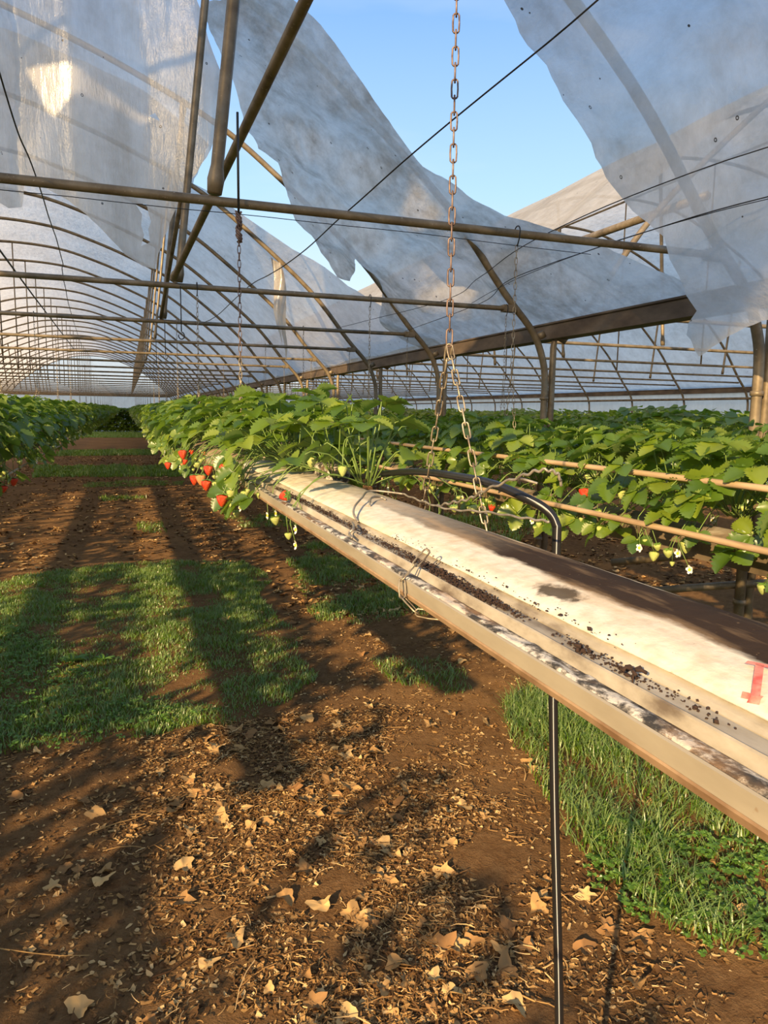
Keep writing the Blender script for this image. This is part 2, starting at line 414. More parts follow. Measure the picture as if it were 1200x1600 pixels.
for i, y in enumerate(PL):
    k = i - NEAR
    if k >= 0:
        lab = f'leaning strut from tie bar to arch right of the aisle, {ORD[k]} one ahead' if k < 5 else 'strut in the distant bundle of struts right of the aisle end'
        tag(link('roof_strut', st1_me if k < 3 else st1f_me, None, (0, y, 0)), lab, 'strut', 'leaning struts over the aisle')
    if k >= 5:
        tag(link('hanging_rod', rod_me, None, (-2.05, y, 0)), 'thin upright rod between tie bar and arch at the left edge, in a long row', 'rod', 'upright rods at the left')
    if k >= 8:
        tag(link('roof_strut', st1l_me, None, (0, y, 0)), 'distant leaning strut on the left slope of the main tunnel', 'strut', 'leaning struts of the left slope')
    if k >= 0:
        tag(link('hanging_rod', rod2_me, None, (8.07, y, 0)), 'thin upright rod in the tunnel beyond the gutter', 'rod', 'upright rods of the second tunnel')
        tag(link('roof_strut', st2_me, None, (0, y, 0)), 'strut on the far slope of the tunnel beyond the gutter', 'strut', 'far slope struts of the second tunnel')
        tag(link('roof_strut', st2l_me, None, (0, y, 0)), 'strut on the near slope of the tunnel beyond the gutter', 'strut', 'near slope struts of the second tunnel')
br = MB(); strut(br, (.30, 4.80, 2.30), (.66, .90, 2.905), .020)
tag(br.build('diagonal_brace', M_TUBE), 'long diagonal brace tube crossing the nearest strut in front of the sky', 'brace')
for i in range(NEAR + 1, NEAR + 2):
    b2 = MB(); y1 = PL[i]; b2.tube([(.31, PL[i + 1], 2.29), (.33, PL[i + 1] - .2, 2.42), (.36, y1 + .05, 2.78)], .016, 8)
    tag(b2.build('diagonal_brace', M_TUBE), 'short curved brace tube below the tip of the hanging film', 'brace')
# gutters
def gutter(x, y0, y1, label):
    mb = MB(); sec = [(0, .12), (-.012, .12), (-.012, .108), (0, .1), (0, .0), (.13, 0), (.13, .1), (.142, .108), (.142, .12), (.13, .12), (.122, .1), (.122, .008), (.008, .008), (.008, .1)]
    n = len(sec); v = [(x + a_, y, 2.06 + b_) for y in (y0, y1) for a_, b_ in sec]
    mb.add(v, [(i, (i + 1) % n, n + (i + 1) % n, n + i) for i in range(n)])
    return tag(mb.build('roof_gutter', M_GUTTER, None, False), label, 'gutter')
gutter(3.005, -1.2, Y_END, 'brown steel rain gutter running between the two tunnels above the posts')
gutter(13.08, 1, Y_END, 'distant rain gutter along the outer side of the second tunnel')
pu = MB(); pu.tube([(12.98, 1, 1.92), (12.98, Y_END, 1.92)], .028, 8)
tag(pu.build('side_rail', M_TUBE), 'horizontal rail along the far pale side wall', 'rail')
pu = MB(); pu.tube([(4.17, 4.6, 3.15), (4.17, 7.2, 3.17)], .035, 8)
tag(pu.build('roof_purlin', M_TUBE), 'brown roof rail seen above the gutter under the neighbouring roof film', 'purlin')
pu = MB(); pu.tube([(8.07, 3.5, 5.09), (8.07, Y_END, 5.09)], .018, 8)
tag(pu.build('roof_purlin', M_TUBE), 'ridge rail along the top of the neighbouring tunnel', 'purlin')

# ------------------------------------------------------------------ film
def roof_fn(S, dfun): return lambda a_, y: S.at(a_, y, dfun(a_, y))
sx = F1.s_of_x; sx2 = F2.s_of_x; sxr = S1.s_of_x
def billow(S_seed, amp=.03):
    def f(a_, y):
        ph = ((y - 2.85) / 1.98) % 1
        if a_ > F1.s[-1] - .15: return .004
        return .030 + amp * math.sin(PI * ph) * (1 + .5 * noise.noise((a_ * .5, y * .2, S_seed))) + .015 * noise.noise((a_ * 2.5, y * 1.0, S_seed))
    return f
# intact roof of the main tunnel (far part) : s from left gutter to right gutter
poly = [(sx(-7.07), 9.0), (sx(-5.0), 7.6), (sx(-3.0), 8.3), (sx(-1.2), 7.4), (sx(.2), 7.2), (sx(.80), 7.5), (sx(.77), 8.77), (sx(1.27), 8.58), (sx(1.76), 8.29), (sx(2.05), 7.95), (sx(2.26), 7.74),
        (sx(2.57), 7.1), (sx(2.90), 6.85), (F1.s[-1], 6.85), (F1.s[-1], 30), (F1.s[-1], Y_END + .05), (sx(-7.07), Y_END + .05), (sx(-7.07), 20)]
o = cut_sheet(poly, roof_fn(F1, billow(3)), .30, seed=1, rag=.03, edge=.15).build('ceiling', M_ROOF)
tag(o, 'cloudy plastic film stretched over the distant arches of the main tunnel', kind='structure')
# torn film sagging from the second arch down to the gutter
sC0, sC1 = sx(2.15), sx(2.45)
def d_c(a_, y):
    t = min(1, max(0, (a_ - sC0) / (sC1 - sC0))); g = min(1, max(0, (a_ - sx(2.6)) / .38))
    far = min(1, max(0, (y - 5.6) / .8))
    b = -.10 - .03 * far + t * (.15 - .06 * far)
    if y > 7.2: b += min(1, (y - 7.2) / .8) * .10 * (1 - t)
    b = b * (1 - g) + .012 * g
    f = .042 * math.sin((a_ * 1.2 + y * 2.1) * 2.6 + 2 * noise.noise((a_, y, 3))) + .03 * fold(a_, y, (3.5, 1.0), 4) + .012 * fold(a_, y, (9, 2), 7)
    edge_ = min(1, max(0, (y - 4.4) / .9)) if a_ < sC1 else min(1, max(0, (y - 3.4) / .9))
    return b + f * (1 - g) * (.25 + .75 * edge_)
q_ = lambda L: [(sx(x), y) for x, y in L]
poly = q_([(.57, 4.93), (.80, 4.62), (.97, 4.32), (1.16, 4.31), (1.41, 4.38), (1.64, 4.45), (1.90, 4.55), (2.06, 4.39), (2.20, 4.31), (2.30, 4.24), (2.45, 3.96), (2.60, 3.65), (2.88, 3.38), (3.02, 3.32), (3.02, 5), (3.02, 7.4),
           (2.91, 7.49), (2.65, 7.54), (2.44, 6.95), (2.27, 6.58), (2.16, 6.43), (2.08, 6.39), (2.15, 6.79), (2.20, 7.08), (2.13, 7.21), (1.92, 7.18), (1.71, 6.97), (1.58, 6.78), (1.46, 6.56), (1.31, 6.34), (1.16, 6.38), (1.08, 6.18), (.99, 5.91), (.85, 5.75), (.76, 5.63), (.68, 5.35)])
o = cut_sheet(poly, roof_fn(F1, d_c), .045, seed=5, rag=.010).build('torn_film', M_TORN)
tag(o, 'large torn sheet of dirty film sagging from an arch to the gutter below the sky', 'plastic sheet')
# unseen film added overhead, outside the picture, to soften sun on the torn sheets
poly = [(sx(-4.2), -3), (sx(-4.6), .5), (sx(-3.6), 2.6), (sx(-3.0), 4.2), (sx(-1.6), 4.5), (sx(-.4), 4.6), (sx(.15), 4.2), (sx(.4), 2.9), (sx(.2), 1.2), (sx(.5), -.5), (sx(.9), -3)]
hl = [[(sx(-2.4), 1.0), (sx(-2.0), 1.6), (sx(-1.4), 1.4), (sx(-1.7), .7)], [(sx(-3.2), 2.0), (sx(-2.9), 2.6), (sx(-2.6), 2.2)]]
o = cut_sheet(poly, roof_fn(F1, billow(5)), .12, holes=hl, seed=21, rag=.03, edge=.1).build('torn_film', M_ROOF)
tag(o, 'unseen roof film added overhead above the picture to soften the sun', 'plastic sheet')
F0 = Surf(film_pts(C1 - 10.1))  # unseen roof added at the left to filter the sun on the aisle ground
poly = [(0, -3.6), (F0.s[-1] * .35, -4.4), (F0.s[-1] * .7, -4.8), (F0.s[-1], -4.2), (F0.s[-1], 30), (0, 30)]
o = cut_sheet(poly, roof_fn(F0, billow(6)), .30, seed=31, rag=.05, edge=.25).build('torn_film', M_ROOF)
tag(o, 'unseen film roof added at the left, outside the picture, to shade the aisle', 'plastic sheet')
# flap hanging on that film between two arches
def flap_fn(u, v):
    p = Vector((2.16, 7.72, 2.98)).lerp(Vector((2.30, 6.6, 2.80)), u); return (p.x + .03 * math.sin(u * 14) - .06 * v, p.y, p.z - v * .75 + .03 * math.sin(u * 9))
# small scrap in front of the far roof
def scrap_fn(u, v): return (1.64 + u * .35 + .03 * math.sin(v * 9), 8.78 + .06 * math.sin(u * 16), 3.32 - .25 * u - v * 1.15)
o = cut_sheet([(0, 0), (.45, .05), (.62, .5), (.50, .98), (.40, .60), (.28, .85), (.18, .4)], scrap_fn, .05, seed=8, rag=.02).build('film_scrap', M_TORN)
tag(o, 'small ragged scrap of film hanging from an arch in the middle distance', 'plastic sheet')
# hanging curtain at the upper left (coordinates x, z)
def cur_fn(x, z):
    y = 5.02 + .10 * math.sin(x * 7.5 + .6 * math.sin(z * 2)) * min(1, (4.9 - z) / 1.2) + .07 * fold(x, z, (6, 1), 9) + .06 * fold(x, z, (1.2, .7), 2)
    if x < -.62: y -= .12
    return (x + .03 * math.sin(z * 4), y, z)
poly = [(-3.4, 4.5), (-3.3, 2.9), (-2.2, 2.5), (-1.4, 2.95), (-.95, 2.70), (-.60, 2.69), (-.53, 2.70), (-.50, 2.86), (-.36, 2.80), (-.17, 2.66), (.04, 2.46), (.13, 2.41), (.21, 2.40), (.31, 2.65), (.43, 2.90),
        (.56, 3.14), (.62, 3.40), (.60, 3.60), (.54, 3.78), (.50, 3.99), (.52, 4.12), (.1, 4.30), (-.6, 4.55), (-1.2, 4.70), (-2.05, 4.76), (-2.8, 4.70)]
hole1 = [(.23, 3.32), (.27, 3.34), (.30, 3.30), (.27, 3.30)]
hole2 = [(.14, 2.80), (.20, 2.82), (.24, 2.74), (.22, 2.66), (.20, 2.70), (.18, 2.60), (.12, 2.55), (.17, 2.62), (.17, 2.74)]
hole2 = [(.12, 2.79), (.195, 2.80), (.215, 2.70), (.195, 2.64), (.205, 2.56), (.14, 2.53), (.17, 2.60), (.15, 2.66), (.165, 2.73)]
hole1 = [(.17, 3.33), (.21, 3.35), (.24, 3.31), (.21, 3.32)]
o = cut_sheet(poly, cur_fn, .05, holes=(hole1, hole2), seed=3, rag=.010).build('hanging_film', M_HANG)
tag(o, 'tall curtain of loose clear film hanging at the upper left with a ragged hole', 'plastic sheet')
# near sheet at the upper right
RX = [sxr(v) for v in (1.5, 2.07, 2.24, 2.43, 2.55, 2.98)]
def d_r(a_, y):
    s_ = a_ - y * .9
    b = float(np.interp(a_, RX, [-.12, -.14, -.16, -.24, -.34, -.34])) * (1 if y > 2.0 else max(.5, y / 2))
    k = (.4 + .6 * min(1, max(0, (3.0 - y) / .5))) * (1 if a_ < RX[2] else max(.22, 1 - (a_ - RX[2]) / .30) if y > 2.3 else 1)
    f = .030 * math.sin(s_ * 8 + 2.2 * noise.noise((a_, y, 1))) + .035 * fold(a_ + y * .7, y, (4, .8), 6) + .014 * fold(a_ + y * .5, y, (12, 2.5), 1)
    cr = abs(noise.noise((s_ * 1.6, y * .5 + a_ * .3, 12)))
    return b + k * (f + .05 * max(0, .22 - cr))
poly = [(sxr(x), y) for x, y in ((1.2, 2.8), (1.45, 2.92), (1.65, 3.0), (1.76, 3.05), (1.90, 3.06), (2.07, 3.10), (2.24, 3.09), (2.34, 3.03), (2.43, 2.95), (2.52, 2.76), (2.57, 2.75), (2.62, 2.75), (2.69, 2.77), (2.75, 2.78), (2.80, 2.88), (2.87, 2.93), (2.96, 2.89),
           (2.92, 2.71), (2.88, 2.58), (2.84, 2.46), (2.84, 2.2), (2.85, 1.4), (2.8, -.6), (2.2, -1.0), (1.2, -.9), (.9, .6), (1.0, 2.0))]
o = cut_sheet(poly, roof_fn(S1, d_r), .045, seed=11, rag=.012).build('hanging_film', M_HANG)
tag(o, 'large wrinkled sheet of clear film drooping across the upper right over the gutter end', 'plastic sheet')
# neighbouring tunnel roof
poly = [(0, 7.1), (sx2(3.6), 6.9), (sx2(4.15), 6.75), (sx2(4.17), 5.3), (sx2(4.6), 5.2), (sx2(5.4), 5.0), (sx2(6.4), 5.3), (sx2(8), 3.2), (sx2(10), 1.5), (sx2(12.9), .5), (F2.s[-1], .5), (F2.s[-1], Y_END), (0, Y_END), (0, 7.3)]
o = cut_sheet(poly, roof_fn(F2, billow(8)), .30, seed=2, rag=.02, edge=.12).build('torn_film', M_ROOF)
tag(o, 'pale film roof of the neighbouring tunnel, seen above and below the gutter', 'plastic sheet')
# walls
mb = MB()
def wall_grid(x0, x1, y, z0, ztop, n=40):
    v = []; f = []
    for i in range(n + 1):
        x = x0 + (x1 - x0) * i / n; v += [(x, y, z0), (x, y, ztop(x))]
    return v, [(2 * i, 2 * i + 2, 2 * i + 3, 2 * i + 1) for i in range(n)]
zt1 = lambda x: float(np.interp(x, S1.p[:, 0], S1.p[:, 1])); zt2 = lambda x: float(np.interp(x, S2.p[:, 0], S2.p[:, 1]))
mb.add(*wall_grid(-7.1, 3.0, Y_END + .06, 2.25, zt1)); mb.add(*wall_grid(3.05, 13.1, Y_END + .06, 2.25, zt2))
tag(mb.build('wall_back', M_END), 'pale yellow film closing the far gable end', kind='structure')
mb = MB(); mb.add(*wall_grid(-7.1, 13.1, Y_END + .10, -.1, lambda x: 2.28))
tag(mb.build('wall_back_lower', M_WALL), 'white lower band of the far end wall', kind='structure')
mb = MB(); nn = 50
for i in range(nn):
    y0 = .5 + (Y_END - .5) * i / nn; y1 = .5 + (Y_END - .5) * (i + 1) / nn
    mb.add([(13.16, y0, -.1), (13.16, y1, -.1), (13.16, y1, 2.23), (13.16, y0, 2.23)], [(0, 1, 2, 3)])
tag(mb.build('wall_right', M_WALL), 'bluish white film side wall of the far tunnel', kind='structure')

# ------------------------------------------------------------------ chains
def link_v(c, axis, face, L, W, r, n=10, k=5):
    """one oval link centred on c along axis, lying in the plane of axis and face"""
    ax = Vector(axis).normalized(); fc = Vector(face); fc = (fc - ax * fc.dot(ax)).normalized()
    pts = []
    for i in range(n):
        t = 2 * PI * i / n; ca, sa = math.cos(t), math.sin(t)
        s_ = (L / 2 - W / 2) * (1 if sa > .01 else (-1 if sa < -.01 else 0))
        pts.append(Vector(c) + fc * (W / 2) * ca + ax * ((W / 2) * sa + s_))
    return pts
def chain_path(A, B, pitch, turn=0):
    A, B = Vector(A), Vector(B); n = max(1, round((B - A).length / pitch)); d = (B - A) / n
    return [(A + d * (i + .5), d, i + turn) for i in range(n)]
def add_link(mb, c, d, i, pitch, r=.0018, w_=.45, n=10, k=5):
    f = Vector((.91, -.41, 0)) if i % 2 == 0 else Vector((.41, .91, .0))
    if abs(d.normalized().dot(f.normalized())) > .95: f = Vector((0, 0, 1))
    mb.tube(link_v(c, d, f, pitch * 1.0 + 3.2 * r, pitch * w_, r, n), r, k, closed=True)
# near chain with its own links
t = thing('hanging_chain', (.56, 1.26, 2.83), 'long steel chain nearest the camera, splitting in two above the empty trough', 'chain')
segs = chain_path((.565, 1.265, 2.84), (.57, 1.26, 1.625), .0268)
for c, d, i in segs[-96:]:
    mb = MB(); add_link(mb, c - Vector((.56, 1.26, 2.83)), d, i, .0268, .0017, .42, 14, 6); mb.build('link', M_RUST, t)
for B, nm in (((.58, 1.40, 1.292), 'left'), ((.58, 1.10, 1.290), 'right')):
    mb = MB()
    for c, d, i in chain_path((.57, 1.26, 1.625), B, .0268): add_link(mb, c - Vector((.56, 1.26, 2.83)), d, i, .0268, .0017, .42, 14, 6)
    o = mb.build('chain_leg', M_CHAIN, t); o['label'] = f'pale lower chain leg on the {nm}'
# second chain: rod above, knot, chain and legs
def v_chain(x, y, ztop, zsplit, zend, spread, pitch, label, group=None, rod=None, name='hanging_chain', r=.0016, hook=True, me=None):
    t = thing(name, (x, y, ztop), label, 'chain', group)
    P0 = Vector((x, y, ztop))
    z = ztop
    if rod:
        mb = MB(); mb.tube([(0, 0, 0), (0, 0, rod - ztop)], .0045, 6); mb.build('rod', M_WIRE, t); z = rod
        mb = MB()
        for j in range(4):
            pts = [(math.cos(a_ * 1.3 + j) * .010, math.sin(a_ * 1.3 + j) * .010, rod - ztop + .02 - a_ * .012) for a_ in range(10)]
            mb.tube(pts, .004, 5)
        mb.build('knot', M_RUST, t)
    elif hook:
        mb = MB(); mb.tube([(0, .024 * math.cos(a_), .0 + .024 * math.sin(a_)) for a_ in np.linspace(-.3, PI, 9)] + [(0, -.020, -.03), (0, -.004, -.06)], .003, 6)
        mb.build('hook', M_WIRE, t); z = ztop - .055
    mb = MB()
    for c, d, i in chain_path((x, y, z), (x, y, zsplit), pitch): add_link(mb, c - P0, d, i, pitch, r, .45, 8, 4)
    mb.build('chain', M_RUST if rod else M_CHAIN, t)
    for s_ in (1, -1):
        mb = MB()
        for c, d, i in chain_path((x, y, zsplit), (x + .02 * s_, y + spread * s_, zend), pitch): add_link(mb, c - P0, d, i, pitch, r, .45, 8, 4)
        mb.build('chain_leg', M_CHAIN, t)
    return t
v_chain(.41, 2.80, 2.56, 1.69, 1.30, .16, .026, 'chain on a black rod hanging from the crossing of strut and brace', rod=2.20)
GR = 'chains on hooks along the tie bars'
ROWX = {'left': -.70, 'near': .44, 'second': 1.58, 'third': 2.62}
protos = {}
for k in range(0, 20):
    y = PL[NEAR + k] - .02
    for rn, x in ROWX.items():
        if rn == 'near' and k == 0: continue
        if rn in ('third',) and (k > 8 or k < 1): continue
        if rn == 'left' and k < 1: continue
        zs, ze = 1.72, {'left': 1.30, 'near': 1.30, 'second': 1.22, 'third': 1.22}[rn]
        if k < 4:
            lab = f'thin chain hooked on the {ORD[k]} tie bar above the ' + {'left': 'row left of the aisle', 'near': 'row right of the aisle', 'second': 'bright green second row', 'third': 'third row near the posts'}[rn]
        else: lab = 'faint thin chain among the distant chains above the ' + {'left': 'left row', 'near': 'row right of the aisle', 'second': 'second row', 'third': 'third row'}[rn]
        if k < 2: t = v_chain(x, y, 2.262, zs, ze, .11, .026, lab, GR)
        else:
            key = (rn,)
            if key not in protos:
                mb = MB(); mb.tube([(0, .024 * math.cos(a_), .024 * math.sin(a_)) for a_ in np.linspace(-.3, PI, 6)] + [(0, -.004, -.06)], .003, 4)
                for c, d, i in chain_path((0, 0, -.055), (0, 0, zs - 2.262), .028): add_link(mb, c, d, i, .028, .0017, .45, 6, 3)
                for s_ in (1, -1):
                    for c, d, i in chain_path((0, 0, zs - 2.262), (.02 * s_, .11 * s_, ze - 2.262), .028): add_link(mb, c, d, i, .028, .0017, .45, 6, 3)
                protos[key] = mb.mesh('hanging_chain', M_CHAIN)
            tag(link('hanging_chain', protos[key], None, (x, y, 2.262)), lab, 'chain', GR)
for k in (1, 2, 3):
    mb = MB(); y = PL[NEAR + k] - .025; mb.tube([(.34, y, 2.255), (.34, y, 1.98)], .0035, 6)
    mb.tube([(.34 + .018 * math.sin(a_), y, 1.955 + .022 * math.cos(a_)) for a_ in np.linspace(0, 5, 10)], .0035, 6)
    tag(mb.build('hook_rod', M_WIRE), f'short black rod with a hook under the {ORD[k]} tie bar', 'hook rod', 'hook rods under the tie bars')
# wires
def wire(pts, r, label, sub=8):
    mb = MB(); P = spline(pts, sub); mb.tube([p + Vector(noise.noise_vector(p * 2.5)) * .004 for p in P], r, 5)
    tag(mb.build('cable', M_WIRE), label, 'cable', 'loose cables across the roof')
wire([(1.62, 1.35, 3.0), (1.223, 1.8, 2.60), (1.0, 2.35, 2.42), (.845, 2.85, 2.282), (.80, 3.6, 2.24), (.78, 4.2, 2.255), (.76, 4.83, 2.282), (.60, 6.0, 2.18), (.3, 6.81, 2.28)], .0028, 'black cable climbing over the tie bars across the sky gap')
wire([(3.0, 1.2, 2.60), (2.05, 2.0, 2.396), (1.745, 2.85, 2.280), (1.9, 3.8, 2.262), (2.117, 4.83, 2.282), (1.9, 6.81, 2.28)], .0022, 'thin cable from the right edge over the nearest tie bar, upper of two')
wire([(3.1, 1.5, 2.48), (2.275, 2.2, 2.313), (2.12, 2.85, 2.282), (2.20, 4.0, 2.30), (2.42, 4.83, 2.285), (2.60, 6.8, 2.29)], .0025, 'cable drooping below the hanging film, lower of two')
wire([(3.1, 1.55, 2.46), (2.28, 2.2, 2.306), (2.12, 2.87, 2.284), (2.15, 3.8, 2.275), (2.35, 4.83, 2.282)], .0018, 'thin cable twisted along the lower cable')
wire([(-.283, 2.2, 2.36), (-.275, 2.5, 2.30), (-.269, 2.85, 2.282), (-.30, 4.4, 2.285), (-.33, 4.83, 2.285), (-.417, 6.8, 2.30), (-.6, 12, 2.40)], .0025, 'dark cable dropping over the tie bars at the left edge')
wire([(-2.4, 2.95, 2.25), (-.38, 2.90, 2.233), (1.0, 2.90, 2.233), (2.0, 2.90, 2.22)], .0015, 'very thin wire running just below the nearest tie bar')
wire([(-.75, 4.9, 2.59), (-.82, 6.0, 2.61), (-1.07, 18.0, 2.80)], .0075, 'straight dark stay running away at the left above the tie bars')

# ------------------------------------------------------------------ near trough
def mat_trough():
    q = Mat('beige coated steel'); n = q.noise(5, 5, stretch=(4, 1, 4))
    c = q.ramp(n, [(.3, (.30, .26, .19)), (.55, (.38, .335, .25)), (.75, (.45, .40, .31))])
    sp = q.ramp(q.noise(55, 3), [(.70, (0, 0, 0)), (.78, (1, 1, 1))])
    q.bump(q.noise(50, 3), .1, .002); return q.set(q.mix(sp, c, (.25, .16, .09)), .45, .1)
M_TROUGH = mat_trough()
def mat_edge():
    q = Mat('rusty rim'); return q.set(q.ramp(q.noise(20, 5), [(.3, (.20, .12, .06)), (.7, (.42, .29, .17))]), .6, .1)
M_EDGE = mat_edge()
def mat_bag():
    q = Mat('stained white bag film')
    ge = q.n('TexCoord'); sp = q.n('SeparateXYZ'); q.l(ge.outputs['Object'], sp.inputs[0])
    x, y = sp.outputs[0], sp.outputs[1]
    n1 = q.noise(9, 7, stretch=(2.5, 1, 1)); n2 = q.noise(45, 6); n3 = q.noise(4, 5, stretch=(6, 1, 1))
    base = q.ramp(n2, [(.3, (.56, .50, .40)), (.6, (.72, .67, .57))])
    # wet soil stain over the far half, wider towards the near end
    edge = q.math('ADD', x, q.math('MULTIPLY', q.math('SUBTRACT', n1, .5), .05))
    edge = q.math('SUBTRACT', edge, q.math('MULTIPLY', q.math('SUBTRACT', q.math('MINIMUM', y, 1.5), .6), .008))
    mr_ = q.n('MapRange'); q.l(edge, mr_.inputs[0]); mr_.inputs[1].default_value = .461; mr_.inputs[2].default_value = .473
    f2 = q.n('MapRange'); q.l(y, f2.inputs[0]); f2.inputs[1].default_value = 1.5; f2.inputs[2].default_value = .85; f2.inputs[3].default_value = .35; f2.inputs[4].default_value = .98
    c = q.mix(q.math('MULTIPLY', mr_.outputs[0], f2.outputs[0]), base, (.024, .012, .007))
    wash = q.ramp(n3, [(.48, (0, 0, 0)), (.68, (1, 1, 1))])
    c = q.mix(q.math('MULTIPLY', wash, .45), c, (.50, .34, .19))
    # round splash
    v = q.n('VectorMath', operation='DISTANCE'); mp_ = q.n('Mapping'); mp_.inputs['Scale'].default_value = (1, .55, 0); q.l(ge.outputs['Object'], mp_.inputs[0])
    q.l(mp_.outputs[0], v.inputs[0]); v.inputs[1].default_value = (.438, .664 * .55, 0)
    dd = q.math('ADD', v.outputs['Value'], q.math('MULTIPLY', q.math('SUBTRACT', q.noise(60, 5), .5), .035))
    f3 = q.n('MapRange'); q.l(dd, f3.inputs[0]); f3.inputs[1].default_value = .021; f3.inputs[2].default_value = .012
    c = q.mix(q.math('MULTIPLY', f3.outputs[0], .9), c, (.045, .032, .02))
    spk = q.ramp(q.noise(150, 2), [(.70, (0, 0, 0)), (.75, (1, 1, 1))])
    c = q.mix(q.math('MULTIPLY', spk, .4), c, (.30, .20, .12))
    q.bump(q.math('ADD', n2, n1), .35, .004)
    return q.set(c, .85, 0, .12)
M_BAG = mat_bag()
def mat_liner():
    q = Mat('mottled liner'); c = q.ramp(q.noise(42, 7, rough=.7, stretch=(1, .7, 1)), [(.44, (.035, .032, .028)), (.50, (.20, .18, .15)), (.56, (.60, .56, .48))])
    rust = q.ramp(q.noise(8, 4, stretch=(1, .8, 1)), [(.50, (0, 0, 0)), (.62, (1, 1, 1))])
    q.bump(q.noise(40, 6), .6, .006)
    return q.set(q.mix(q.math('MULTIPLY', rust, .5), c, (.55, .30, .12)), .8)
M_LINER = mat_liner()
def mat_chan():
    q = Mat('grey dirty channel and shaded wall'); c = q.ramp(q.noise(24, 7, stretch=(1, .4, 1)), [(.35, (.13, .10, .07)), (.5, (.34, .30, .23)), (.7, (.48, .44, .36))])
    q.bump(q.noise(60, 4), .2, .002); return q.set(c, .6)
M_CHAN = mat_chan()
def extrude(sec, y0, y1, ny, wob=None, closed=False):
    mb = MB(); n = len(sec); ysn = np.linspace(y0, y1, ny); v = []
    for y in ysn:
        for j, (x, z) in enumerate(sec):
            dx, dz = wob(j, y) if wob else (0, 0); v.append((x + dx, y, z + dz))
    f = []
    for i in range(ny - 1):
        for j in range(n if closed else n - 1):
            f.append((i * n + j, (i + 1) * n + j, (i + 1) * n + (j + 1) % n, i * n + (j + 1) % n))
    if closed: f += [tuple(range(n)), tuple(range((ny - 1) * n, ny * n))[::-1]]
    return mb.add(v, f)
t = thing('growing_trough', (0, 0, 0), 'long empty beige trough slanting across the foreground at the right', 'trough')
extrude([(.338, 1.2665), (.335, 1.2685), (.335, 1.2840), (.337, 1.2852), (.339, 1.2840), (.339, 1.270), (.578, 1.268), (.584, 1.298), (.587, 1.298), (.583, 1.262), (.345, 1.262)], .05, 3.4, 30, closed=True).build('channel', M_TROUGH, t, False)
extrude([(.3385, 1.2635), (.3370, 1.2672), (.3342, 1.2690), (.3332, 1.2672), (.3355, 1.2610), (.350, 1.2600), (.350, 1.2635)], .05, 3.4, 30, closed=True).build('bottom_rim', M_EDGE, t, False)
extrude([(.3385, 1.2825), (.341, 1.2850), (.346, 1.2855), (.352, 1.2845), (.357, 1.2835), (.360, 1.2828), (.361, 1.278), (.341, 1.276)], .05, 3.4, 420,
        wob=lambda j, y: ((.0012 if 0 < j < 5 else 0) * noise.noise((j, y * 25, 0)), (.0035 * noise.noise((j * .5, y * 34, 4)) if 0 < j < 5 else 0)), closed=True).build('liner', M_LINER, t)
extrude([(.3595, 1.276), (.3600, 1.2830), (.3635, 1.2925), (.3652, 1.2938), (.3672, 1.2928), (.372, 1.2880), (.393, 1.2880), (.396, 1.2875), (.398, 1.276)], .05, 3.4, 160,
        wob=lambda j, y: (0, .0007 * noise.noise((j, y * 9, 2))), closed=True).build('inner_channel', M_CHAN, t, False)
extrude([(.397, 1.280), (.3975, 1.2880), (.401, 1.2915), (.409, 1.2962), (.414, 1.2962), (.414, 1.280)], .05, 3.4, 60, closed=True).build('inner_wall', M_CHAN, t, False)  # white bag wall coloured grey for the shade under the film edge
bs = [(.416, 1.290), (.411, 1.2962), (.4035, 1.2966), (.4035, 1.2982), (.412, 1.3022), (.422, 1.3055), (.445, 1.3095), (.465, 1.3120), (.495, 1.3145), (.520, 1.3155), (.545, 1.3115), (.565, 1.3045), (.578, 1.296), (.576, 1.28)]
o = extrude(bs, .05, 2.75, 320, wob=lambda j, y: ((0, 0) if j in (0, 13) else (.0008 * noise.noise((j, y * 6, 7)), (.0022 if 3 < j < 12 else .0006) * noise.noise((j * .35, y * 9, 7)) + .0007 * noise.noise((j, y * 40, 3)))), closed=True).build('grow_bag', M_BAG)
tag(o, 'long white film grow bag with brown stains lying empty in the near trough', 'grow bag')
# printed red mark on the bag
def bag_z(x): return float(np.interp(x, [p[0] for p in bs[1:]], [p[1] for p in bs[1:]]))
qd = Mat('red print'); M_PRINT = qd.set(qd.ramp(qd.noise(70, 4), [(.35, (.72, .30, .24)), (.65, (.60, .10, .08))]), .6)
def decal(strokes, name):
    mb = MB()
    for (a_, b_, wa, wb) in strokes:
        A, B = Vector(a_), Vector(b_); n = 10; d = (B - A).normalized(); nrm = Vector((-d.y, d.x)); v = []
        for i in range(n + 1):
            t_ = i / n; w_ = (wa + (wb - wa) * t_) / 2; p = A.lerp(B, t_)
            for s_ in (-1, 0, 1):
                pp = p + nrm * w_ * s_; v.append((pp.x, pp.y, bag_z(pp.x) + .0028))
        mb.add(v, [(i * 3 + j, i * 3 + j + 1, i * 3 + j + 4, i * 3 + j + 3) for i in range(n) for j in (0, 1)])
    return mb.build(name, M_PRINT, o)
decal([((.413, .374), (.452, .408), .006, .006), ((.409, .3835), (.413, .3690), .006, .006), ((.447, .416), (.455, .398), .006, .006)], 'printed_mark')
